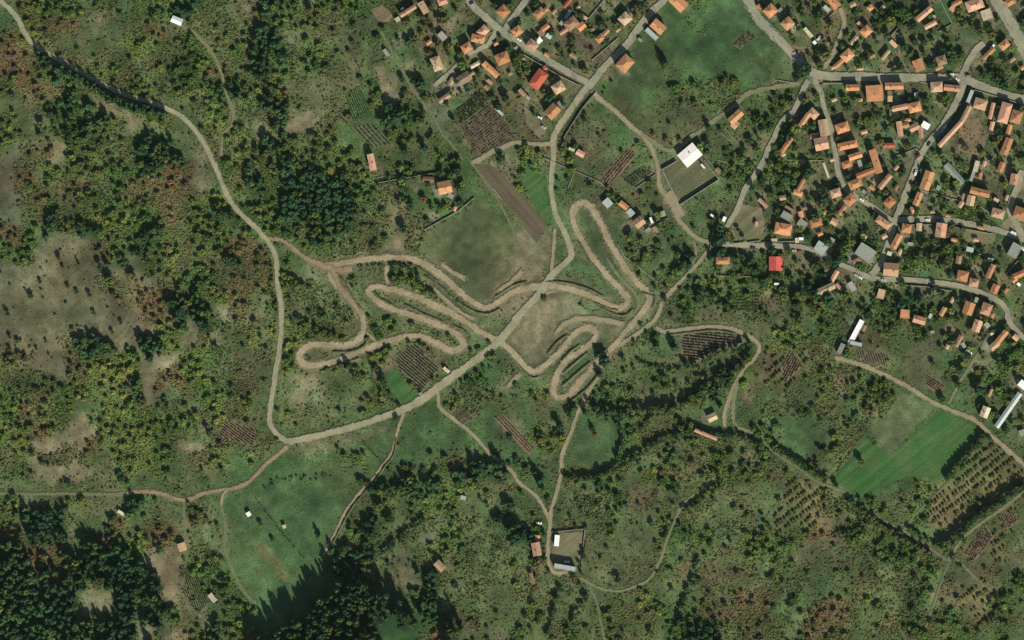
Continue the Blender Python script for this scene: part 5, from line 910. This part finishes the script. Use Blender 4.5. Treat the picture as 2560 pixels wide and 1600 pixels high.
belt([(2270,1320),(2320,1352),(2345,1365)], 9, 'broad', 2.5, 1.6, 2.6, 4, 6, 'g')
belt([(2362,1205),(2400,1160),(2440,1110),(2462,1085)], 12, 'broad', 1.7, 1.6, 2.8, 5, 7.5, 'gc')
belt([(2030,1170),(2080,1110),(2140,1040),(2200,970)], 30, 'broad', 3.6, 1.5, 2.6, 3.5, 6, 'gok', .8)
belt([(1700,700),(1670,735),(1650,765),(1640,800)], 16, 'broad', 2.8, 1.8, 3, 5, 8, 'gc')
belt([(1712,918),(1760,905),(1810,880),(1872,866)], 16, 'broad', 2.8, 1.8, 3, 5.5, 8.5, 'gc')
belt([(1860,905),(1830,935),(1790,965)], 16, 'broad', 2.8, 1.8, 3, 5, 8, 'gc')
belt([(938,462),(1000,450),(1090,436)], 7, 'bush', 1.4, .9, 1.5, 2.5, 3.8, 'gc')
belt([(1065,580),(1110,556),(1150,534),(1182,504)], 4, 'bush', 1.8, .6, 1.1, 1.2, 2, 'gs', .6)
belt([(100,130),(160,172),(230,212),(290,245),(360,272),(400,285)], 26, 'conifer', 2.6, 2.0, 3.0, 8, 12, 'c')
belt([(1285,1000),(1290,940),(1258,905)], 8, 'bush', 2.2, .8, 1.6, 1.5, 3, 'g', .5)
belt([(1180,1000),(1230,985),(1200,940),(1240,900)], 22, 'bush', 2.2, .8, 1.6, 1.5, 3, 'gs', .6)
belt([(975,990),(960,960),(955,935)], 8, 'broad', 2.8, 1.6, 2.4, 4, 6, 'gc')
belt([(975,1000),(1010,1016),(1045,998)], 6, 'bush', 2, 1, 1.8, 2, 3.5, 'gc')
belt([(870,668),(910,664),(950,662)], 9, 'bush', 1.5, 1.0, 1.8, 2.4, 3.8, 'gc')
belt([(975,668),(1020,668),(1050,690)], 10, 'broad', 2.6, 1.4, 2.2, 3, 5, 'gc')
belt([(980,700),(1030,705),(1075,735),(1110,765)], 18, 'broad', 2.6, 1.6, 2.6, 3.5, 5.5, 'gy')
belt([(830,912),(860,905),(900,890),(950,876)], 10, 'bush', 2.0, 1.0, 2.0, 2, 4, 'gc')
belt([(1000,856),(1040,850),(1055,862)], 8, 'broad', 2.4, 1.4, 2.2, 3.5, 5, 'gc')
belt([(740,800),(790,830),(830,845)], 22, 'broad', 2.8, 1.6, 2.8, 4, 6, 'gy')
belt([(690,1690),(735,1625),(790,1560),(840,1512),(880,1482)], 44, 'conifer', 6.0, 2.8, 4.0, 23, 28, 'c', 1.0)
belt([(715,1700),(760,1640),(815,1575),(870,1530),(930,1500)], 44, 'broad', 6.5, 3.0, 4.4, 21, 26, 'cg', 1.0)
belt([(1570,150),(1500,240),(1430,330),(1415,370)], 7, 'bush', 2.2, .9, 1.7, 2, 3.6, 'gs', .5)
belt([(2300,750),(2360,742),(2420,750)], 12, 'broad', 3.4, 1.6, 2.8, 5, 7, 'gc', .7)
belt([(910,1218),(960,1222),(1030,1225),(1080,1208)], 24, 'broad', 3.8, 2.2, 3.6, 6, 9, 'cg')
belt([(960,1380),(1010,1340),(1060,1300)], 7, 'broad', 2.6, 1.6, 2.4, 5, 7, 'c')
belt([(636,1242),(680,1300),(725,1355),(765,1400)], 3, 'bush', 1.6, .5, .9, .8, 1.4, 'cg', .8)
belt([(907,1105),(930,1130),(950,1152)], 3, 'bush', 1.6, .5, .9, .8, 1.4, 'cg', .8)
belt([(660,1215),(700,1200),(760,1195),(820,1185)], 16, 'bush', 1.8, .8, 1.5, 1.0, 2.0, 'cg', .6)
belt([(1714,1080),(1780,1088),(1850,1095),(1920,1118)], 9, 'broad', 1.8, 1.6, 2.4, 5, 7, 'gc')
belt([(1660,1350),(1682,1305),(1700,1280),(1740,1262),(1770,1225)], 7, 'broad', 2.2, 1.4, 2.2, 4, 6, 'gc')
belt([(1460,1380),(1450,1420),(1455,1450)], 6, 'broad', 2.2, 1.4, 2.2, 4, 6, 'c')
belt([(1690,1570),(1720,1480),(1745,1400)], 10, 'broad', 2.4, 1.4, 2.4, 4, 6, 'gc')
belt([(1420,1590),(1440,1540),(1470,1490)], 12, 'broad', 2.4, 1.6, 2.6, 5, 7, 'gc')
belt([(1370,1590),(1380,1530),(1400,1470)], 12, 'broad', 2.6, 1.6, 2.6, 5, 7, 'gc')
belt([(1750,1190),(1790,1180),(1800,1210),(1780,1235)], 7, 'broad', 2.2, 1.4, 2.2, 4, 6, 'g')
belt([(2490,1485),(2500,1530),(2470,1560)], 8, 'broad', 2.2, 1.4, 2.2, 4, 6, 'gc')
belt([(2380,1400),(2440,1440),(2495,1490)], 8, 'bush', 1.6, 1.2, 2.0, 2, 3.5, 'gc')
belt([(2170,1300),(2130,1330),(2100,1330)], 8, 'broad', 2.2, 1.4, 2.2, 4, 6, 'gc')
belt([(1540,1060),(1560,1100),(1545,1150)], 7, 'broad', 1.8, 1.6, 2.4, 5, 7, 'gc')
belt([(1590,900),(1640,918),(1700,922)], 6, 'bush', 1.5, 1.2, 2.0, 2.5, 4, 'gc')
belt([(690,610),(680,660),(678,720),(690,780)], 9, 'bush', 2.2, 1, 1.8, 2.2, 3.6, 'gy')
belt([(1600,655),(1640,620),(1680,600)], 26, 'broad', 3.6, 1.2, 1.9, 2.6, 4, 'g', .7)
# single trees that stand out
for (x, y, r_, h_, form, pk, ci_) in (
 (2010,172,6.5,12,'broad','c',2),(2004,190,4.2,9,'broad','c',1),(1803,598,6.5,13,'broad','c',2),(1798,572,5.0,11,'broad','c',1),(1800,630,6.2,12,'broad','c',2),(1930,625,4.0,9,'broad','c',1),(489,1306,4.4,6,'broad','r',0),(280,1302,4.0,6,'broad','r',1),(205,1251,3.4,5,'broad','y',3),
 (738,713,6.2,7,'broad','y',0),(759,715,3.0,5,'broad','r',1),(357,1008,4.4,7,'broad','r',0),(775,29,3.8,7,'broad','r',1),(949,1266,4.8,8,'broad','k',1),(974,1302,4.6,9,'broad','g',0),(797,1338,2.4,9,'conifer','c',0),(682,1350,2.0,4,'broad','c',3),(652,1312,2.4,5,'broad','g',2),
 (1252,1160,3.6,15,'conifer','c',0),(1264,1180,3.4,13,'conifer','c',0),(1236,1138,2.6,9,'conifer','c',1),(1350,1200,4.0,12,'conifer','c',0),(1338,1180,3.2,10,'conifer','c',1),(1711,655,3.6,11,'conifer','c',0),(1660,160,4.4,13,'conifer','c',1),(2152,1156,3.6,8,'broad','r',1),(1487,1086,2.4,6,'broad','r',3),
 (1512,900,6.0,11,'broad','c',2),(1502,888,4.4,9,'broad','c',1),(1989,321,5.2,9,'broad','y',2),(2010,322,4.2,8,'broad','g',0),(1432,1020,3.2,8,'conifer','c',2),(1498,935,3.6,9,'conifer','c',2),(1425,1040,3.4,8,'broad','c',3),(1400,1070,4.4,10,'broad','c',2),(1404,1098,4.6,7,'broad','y',2),(1353,1105,4.0,6,'broad','y',3),
 (1640,865,4.0,10,'conifer','c',1),(1685,868,4.4,11,'conifer','c',2),(1558,900,2.6,6,'broad','g',2),(1800,1015,3.0,9,'conifer','c',1),(1705,1065,3.4,9,'conifer','c',0),(1480,1070,2.2,6,'conifer','c',1),(870,915,3.2,9,'conifer','c',0),(935,920,3.0,8,'conifer','c',1),(955,952,3.0,8,'broad','c',0),
 (522,1080,3.2,9,'conifer','c',0),(245,845,3.8,7,'broad','c',0),(212,855,4.4,7,'broad','g',2),(223,738,2.3,5,'broad','c',2),(170,717,2.0,4,'broad','c',1),(100,705,1.8,4,'broad','c',2),(77,742,3.0,5,'broad','c',1),(192,730,1.8,4,'broad','c',2),(235,782,1.8,4,'broad','c',1),(25,842,2.4,4,'broad','c',0),(45,852,2.4,4,'broad','g',2),(24,872,2.2,4,'broad','c',0),(115,853,1.6,3,'broad','c',0),(92,871,1.6,3,'broad','c',0),
 (20,785,2.4,5,'broad','c',2),(158,668,1.8,4,'broad','r',2),(150,648,2.4,6,'broad','r',1),(197,660,1.6,6,'conifer','c',1),(305,655,2.4,7,'broad','c',1),(250,665,3.0,8,'broad','c',0),(275,700,4.0,8,'broad','g',2),(285,735,2.8,5,'broad','r',0),(303,807,2.0,4,'broad','c',2),(280,830,2.0,4,'broad','c',1),
 (348,640,3.2,8,'broad','g',2),(330,692,3.8,7,'broad','o',4),(430,760,5.2,10,'broad','c',0),(450,785,5.0,10,'broad','c',2),(375,895,4.4,14,'conifer','c',0),(365,860,3.8,12,'conifer','c',1),(98,1310,5.5,10,'broad','c',0),(120,1290,5.2,9,'broad','c',2),(140,1335,5.0,9,'broad','c',1),(1050,215,4.8,9,'broad','c',1),(990,290,6.5,11,'broad','c',0),(965,310,5.2,10,'broad','c',1),(975,268,4.6,9,'broad','c',2),
 (1060,370,4.6,10,'conifer','c',0),(1012,380,3.6,9,'broad','c',2),(1135,305,3.2,7,'broad','o',4),(1370,245,4.6,9,'broad','c',0),(1160,160,3.0,6,'broad','g',2),(2415,890,3.8,7,'broad','c',1),(2400,925,4.0,7,'broad','c',2),(2395,960,3.4,6,'broad','g',0),(2330,910,2.6,5,'broad','g',2),(2355,1000,3.4,6,'broad','c',1),(2450,975,5.0,11,'broad','c',0),(2520,915,4.8,9,'broad','g',2),
 (2070,750,6.2,12,'broad','c',0),(2040,735,5.0,10,'broad','c',1),(2110,740,4.4,8,'broad','g',3),(2035,665,5.2,9,'broad','g',0),(2090,660,5.0,10,'broad','c',0),(2110,622,5.4,11,'broad','g',2),(2100,645,4.2,9,'broad','c',1),(2250,760,5.0,9,'broad','c',0),(1960,445,5.2,10,'broad','c',0),(1945,420,5.0,9,'broad','g',2),(2020,430,5.2,11,'broad','c',0),(2050,510,5.2,9,'broad','g',4),(2065,495,4.4,9,'broad','c',0),
 (2035,540,4.2,8,'broad','c',1),(2310,610,5.2,8,'broad','g',0),(2330,640,5.4,9,'broad','g',4),(2365,620,4.4,8,'broad','g',2),(2290,650,5.0,8,'broad','g',2),(2360,665,4.8,8,'broad','g',4),(2490,200,4.6,9,'broad','c',1),(2510,215,5.0,9,'broad','c',0),(2450,80,4.6,8,'broad','k',1),(2480,90,4.2,8,'broad','k',2),(2225,50,5.4,8,'broad','y',2),(2240,30,4.4,8,'broad','g',0),(2280,70,4.4,8,'broad','c',1),
 (2375,195,2.4,5,'broad','g',2),(2380,145,3.6,8,'broad','c',1),(2260,120,4.2,8,'broad','c',2),(1880,470,3.6,9,'broad','c',0),(1975,340,4.6,9,'broad','c',0),(1900,300,3.6,7,'broad','g',2),(1770,318,3.6,8,'conifer','c',0),(1700,430,0.1,0.3,'bush','s',0),(1520,470,2.0,4,'broad','y',2),(1830,595,2.2,4,'broad','g',0),(1845,575,2.4,5,'broad','c',1),(1780,555,3.0,6,'broad','g',2),
 (1290,1345,6.2,13,'broad','c',0),(1278,1325,5.0,11,'broad','c',1),(1345,1405,4.8,9,'broad','o',4),(1545,1450,3.6,7,'broad','c',0),(1430,1340,0.1,0.3,'bush','s',0),(1100,520,3.0,6,'broad','g',0),(1060,500,3.6,6,'broad','r',4),(1145,430,4.4,9,'broad','c',0),(1010,575,4.6,9,'broad','c',0),(560,1450,3.4,6,'broad','c',0),(400,1375,4.2,8,'broad','c',1),(430,1340,3.0,5,'broad','r',1)):
    if r_ < .5: continue
    PL[form].append((x, y, r_, h_, np.array(PALS[pk][min(ci_, len(PALS[pk])-1)]), pk, 1))
NAME = {'broad': 'broadleaf_tree', 'conifer': 'conifer_tree', 'bush': 'bush'}
def grow(form, lst, single):
    if single:
        for (x, y, r_, h_, cc, pk, ex) in lst:
            k = int(pr_.integers(6)); X, Y = W(x, y); a_ = pr_.uniform(0, 6.28)
            me = TM[form][k]
            if form == 'bush':
                o = link('bush', me, None, (X, Y, 0), a_, cc); o.scale = (r_, r_*pr_.uniform(.85, 1.15), h_); tag(o, cat='bush', group='bushes'); look = WORD[pk]+' bush'
            else:
                o = bpy.data.objects.new(NAME[form], None); col.objects.link(o); o.location = (X, Y, 0); o.rotation_euler = (0, 0, a_); o.empty_display_size = .5
                c_ = link('crown', me, o, None, 0, cc); c_.scale = (r_, r_*pr_.uniform(.85, 1.15), h_)
                t_ = link('trunk', TRUNK, o); t_.scale = (r_*.8, r_*.8, h_*.95)
                nmw = 'conifer' if form == 'conifer' else 'tree'
                tag(o, cat='conifer' if form == 'conifer' else 'tree', group='conifers' if form == 'conifer' else 'broadleaf trees')
                sz = 'big ' if r_ > 4.2 else 'small ' if r_ < 2.2 else ''
                look = f"{sz}{WORD[pk]} {nmw}"
            PENDING.append((o, x, y, look))
        return
    Vs, Fs, Cs = [], [], []; n = 0
    by = {}
    for it in lst: by.setdefault(int(pr_.integers(6)), []).append(it)
    for k, L in by.items():
        v, f, t = TPL[form][k]; m = len(L)
        P = np.array([(*W(q[0], q[1]), q[2], q[3]) for q in L]); cc = np.array([q[4] for q in L]); a_ = pr_.uniform(0, 6.28, m)
        ca_, sa_ = np.cos(a_)[:, None], np.sin(a_)[:, None]
        vx = (v[None, :, 0]*ca_-v[None, :, 1]*sa_)*P[:, 2:3]+P[:, 0:1]; vy = (v[None, :, 0]*sa_+v[None, :, 1]*ca_)*P[:, 2:3]+P[:, 1:2]; vz = v[None, :, 2]*P[:, 3:4]
        Vs.append(np.stack([vx, vy, vz], -1).reshape(-1, 3)); Fs.append((f[None]+(n+np.arange(m)*len(v))[:, None, None]).reshape(-1, 3)); Cs.append((cc[:, None, :]*t[None, :, None]).reshape(-1, 3)); n += m*len(v)
    nm = {'broad': 'woodland', 'conifer': 'conifer_forest', 'bush': 'scrub', 'low': 'undergrowth'}[form]
    o = link(nm, np_mesh(nm, np.vstack(Vs), np.vstack(Fs), np.vstack(Cs), M['leaf']))
    tag(o, {'broad': 'broadleaf woodland and garden trees in mixed green and autumn colours', 'conifer': 'dense dark conifer woods on the left and at the bottom', 'bush': 'knee high to head high bushes dotted over the slopes between fields', 'low': 'fine low undergrowth covering the slopes between fields'}[form], {'broad': 'woodland', 'conifer': 'forest', 'bush': 'scrub', 'low': 'undergrowth'}[form], kind='stuff')
for form, L in PL.items():
    inside = lambda q: 6 < q[0] < 2554 and 6 < q[1] < 1594
    L.sort(key=lambda q: -(q[2]+(100 if q[6] else 0)) if inside(q) else 0)
    if form != 'low': grow(form, L[:300], True); L = L[300:]
    grow(form, L, False)
    print(form, len(L))

# ------------------------------------------------------------------ vine and crop rows
def rows(P, ang, sp, h, w, cc, gap=.12, nm='vine_rows', label=''):
    """rows of ragged low hedge across a plot, ang is the row direction (degrees, counter-clockwise)"""
    a_ = math.radians(ang); ca_, sa_ = math.cos(a_), math.sin(a_); v, f, t = TPL['bush'][0]; f0 = IF
    U = [(x*ca_-y*sa_) for x, y in P]; Vv = [(x*sa_+y*ca_) for x, y in P]; pts = []
    q = min(Vv)+sp/2
    while q < max(Vv):
        p = min(U)
        while p < max(U):
            x = p*ca_+q*sa_; y = -p*sa_+q*ca_
            if pr_.random() > gap: pts.append((x+pr_.normal()*.4, y+pr_.normal()*.4))
            p += w*1.25/S*.55
        q += sp
    pts = np.array(pts); pts = pts[inpoly(pts[:, 0], pts[:, 1], P)]
    m = len(pts); X = (pts[:, 0]-1280)*S; Y = (800-pts[:, 1])*S; s_ = pr_.uniform(.7, 1.2, (m, 1))
    jit = 1+pr_.uniform(-.3, .3, (m, 12)); V_ = np.stack([IV[None, :, 0]*jit*w*.55*s_+X[:, None], IV[None, :, 1]*jit*w*.55*s_+Y[:, None], (IV[None, :, 2]*jit*.5+.5)*h*s_], -1).reshape(-1, 3)
    F_ = (IF[None]+(np.arange(m)*12)[:, None, None]).reshape(-1, 3); C_ = np.repeat(np.array(cc)[None]*pr_.uniform(.6, 1.4, (m, 1)), 12, 0)
    o = link(nm, np_mesh(nm, V_, F_, C_, M['leaf'])); tag(o, label, 'crop rows', kind='stuff')
GR = (.060,.085,.032); BR = (.075,.070,.040)
rows([(1135,282),(1198,224),(1226,251),(1151,310)], 37, 5.2, 1.2, .9, GR, label='green vine rows at the top of the large vineyard')
rows([(1152,315),(1229,256),(1276,318),(1286,344),(1192,390),(1172,360)], 37, 6.5, .9, .7, BR, .45, label='sparse brown vine rows in the large vineyard')
rows([(987,906),(1022,866),(1042,864),(1096,922),(1054,980)], -40, 6.6, 1.3, 1.0, GR, .03, label='striped vine rows beside the pale road')
rows([(1706,840),(1769,828),(1830,834),(1864,853),(1810,866),(1769,886),(1738,906),(1708,888)], -6, 7.0, 1.2, 1.0, BR, .05, label='level vine rows inside the curved lane')
rows([(1975,874),(2007,914),(1960,957),(1955,915)], 62, 6.0, 1.0, .9, BR, .1, label='vine rows on the small reddish plot')
rows([(2318,938),(2364,966),(2345,983),(2314,962)], -32, 5.5, 1.0, .8, BR, .1, label='short rows on the plot above the dirt lane')
rows([(2142,874),(2220,888),(2216,913),(2152,903)], -72, 6.0, 1.0, .8, GR, .3, label='rows below the long white barn')
rows([(563,1053),(638,1077),(633,1114),(548,1092)], -36, 6.0, 1.1, .9, BR, .1, label='rows on the tan plot near the road bend')
rows([(1126,1030),(1155,1014),(1179,1043),(1157,1063)], -50, 4.6, .9, .7, GR, .1, label='thin rows below the road fork')
rows([(1236,1046),(1256,1036),(1334,1117),(1325,1136)], -46, 6.5, .9, .8, GR, .1, label='rows along the narrow reddish strip')
rows([(1502,450),(1570,371),(1589,384),(1526,465)], 50, 6.5, .9, .8, GR, .15, label='rows on the narrow reddish plot by the lane')
rows([(1558,450),(1611,415),(1631,432),(1580,467)], 36, 5.5, 1.0, .8, GR, .1, label='green rows left of the dirt lane')
rows([(880,319),(933,312),(980,361),(932,369)], -48, 9.0, 1.3, 1.0, GR, .2, label='rows on the olive plot above the pink barn')
rows([(2409,1385),(2462,1314),(2482,1345),(2438,1398)], 55, 5.0, .9, .8, BR, .1, label='rows on the reddish plot lower right')
rows([(2498,1288),(2538,1287),(2544,1303),(2512,1323)], 55, 5.5, .9, .8, BR, .1, label='rows on the tiny plot at the right edge')
rows([(2400,520),(2425,518),(2490,560),(2470,572),(2402,556)], -22, 5.5, 1.0, .9, GR, .15, label='garden rows above the right street')
rows([(470,1430),(500,1420),(520,1500),(500,1540),(455,1480)], -70, 5.0, 1.0, .8, GR, .2, label='rows beside the quarry')
rows([(565,1510),(600,1500),(622,1540),(605,1560),(575,1525)], -58, 6.0, 1.2, 1.0, (.045,.10,.032), .05, label='bright green rows below the cream shed')
rows([(500,1380),(545,1375),(550,1425),(510,1450)], 60, 5.0, .9, .7, GR, .35, label='thin rows in the upper quarry garden')
rows([(860,240),(900,215),(930,290),(885,305)], -68, 5.5, .9, .8, GR, .3, label='rows on the slope above the olive plot')
rows([(1830,110),(1872,76),(1894,92),(1850,120)], 40, 5.0, .8, .8, GR, .2, label='rows in the meadow garden plot')
rows([(1810,740),(1900,740),(1900,780),(1815,775)], 2, 8.0, 1.0, .9, GR, .2, label='rows in the strip below the bright red roof')
def pole(x, y, ang):
    root = bpy.data.objects.new('utility_pole', None); col.objects.link(root); X, Y = W(x, y); root.location = (X, Y, 0); root.rotation_euler = (0, 0, math.radians(ang))
    vs = [(r_*math.cos(k*math.pi/4), r_*math.sin(k*math.pi/4), z) for z, r_ in ((0, .2), (9, .13)) for k in range(8)]
    link('post', mesh('post', vs, [(k, (k+1) % 8, (k+1) % 8+8, k+8) for k in range(8)]+[tuple(range(8, 16))], [M['concrete']]), root)
    vs = [(a_, b_, c_) for c_ in (8.3, 8.5) for a_, b_ in ((-1.1, -.16), (1.1, -.16), (1.1, .16), (-1.1, .16))]
    link('crossarm', mesh('crossarm', vs, [(0,3,2,1),(4,5,6,7),(0,1,5,4),(1,2,6,5),(2,3,7,6),(3,0,4,7)], [M['bark']]), root)
    tag(root, cat='utility pole', group='utility poles'); PENDING.append((root, x, y, 'thin concrete utility pole'))
for q in ((1285,112,50),(1372,165,50),(1440,202,50),(1508,152,-50),(1588,98,-50),(1640,30,-50),(1890,62,45),(1946,120,45),(2000,172,40),(2120,180,0),(2200,181,0),(2290,182,0),(2440,200,-20),(2398,262,60),(2345,322,60),(2297,412,75),(2250,505,70),(2066,262,80),(2098,372,80),(2130,470,-50),(2190,515,-40),(1850,605,0),(1930,606,0),(2040,616,-30),(2110,655,-30),(2300,692,0),(2400,704,-10),(2490,740,-35),(2330,540,0),(2430,552,-10),(2510,572,-20),(1985,290,50),(1935,352,50),(1880,435,60),(1440,270,50),(1395,340,80),(1372,420,90),(1375,500,90),(2520,65,-60),(1200,112,30),(1130,165,30)): pole(*q)
give_labels()

# ------------------------------------------------------------------ light and camera
el = math.radians(36); sx, sy = .42, -.907; az = math.atan2(sx, sy)
Sv = Vector((math.sin(az)*math.cos(el), math.cos(az)*math.cos(el), math.sin(el)))
ld = bpy.data.lights.new('sun', 'SUN'); ld.energy = 4.9; ld.angle = math.radians(.53); ld.color = (1, .945, .78)
lo = bpy.data.objects.new('sun', ld); col.objects.link(lo); lo.rotation_euler = (-Sv).to_track_quat('-Z', 'Y').to_euler(); lo.location = (0, 0, 500)
w = bpy.data.worlds.new('World'); scene.world = w; w.use_nodes = True; nt = w.node_tree; bg = nt.nodes['Background']
sk = nt.nodes.new('ShaderNodeTexSky'); sk.sky_type = 'NISHITA'; sk.sun_disc = False; sk.sun_elevation = el; sk.sun_rotation = az % (2*math.pi)
nt.links.new(sk.outputs['Color'], bg.inputs['Color']); bg.inputs['Strength'].default_value = .065
hm = bpy.data.materials.new('air'); hm.use_nodes = True; hn = hm.node_tree; hn.nodes.remove(hn.nodes['Principled BSDF'])
pv = hn.nodes.new('ShaderNodeVolumePrincipled'); pv.inputs['Color'].default_value = (.62, .95, .82, 1); pv.inputs['Density'].default_value = 3.4e-6; pv.inputs['Anisotropy'].default_value = 0
hn.links.new(pv.outputs['Volume'], hn.nodes['Material Output'].inputs['Volume'])
A_ = 7100; v8 = [(x_, y_, z_) for z_ in (-1, 4300) for x_, y_ in ((-A_, -A_), (A_, -A_), (A_, A_), (-A_, A_))]
tag(link('haze', mesh('haze', v8, [(0,3,2,1),(4,5,6,7),(0,1,5,4),(1,2,6,5),(2,3,7,6),(3,0,4,7)], [hm])), 'thin haze in the air above the whole valley', 'haze', kind='stuff')
cd = bpy.data.cameras.new('camera'); H = 4200.0; cd.sensor_width = 36; cd.lens = 36*H/(2560*S); cd.clip_start = 10; cd.clip_end = 30000
co = bpy.data.objects.new('camera', cd); col.objects.link(co); co.location = (0, 0, H); scene.camera = co
scene.view_settings.view_transform = 'Standard'; scene.view_settings.look = 'None'; scene.view_settings.exposure = 0.26; scene.view_settings.gamma = 1.0
scene.cycles.transparent_max_bounces = 24
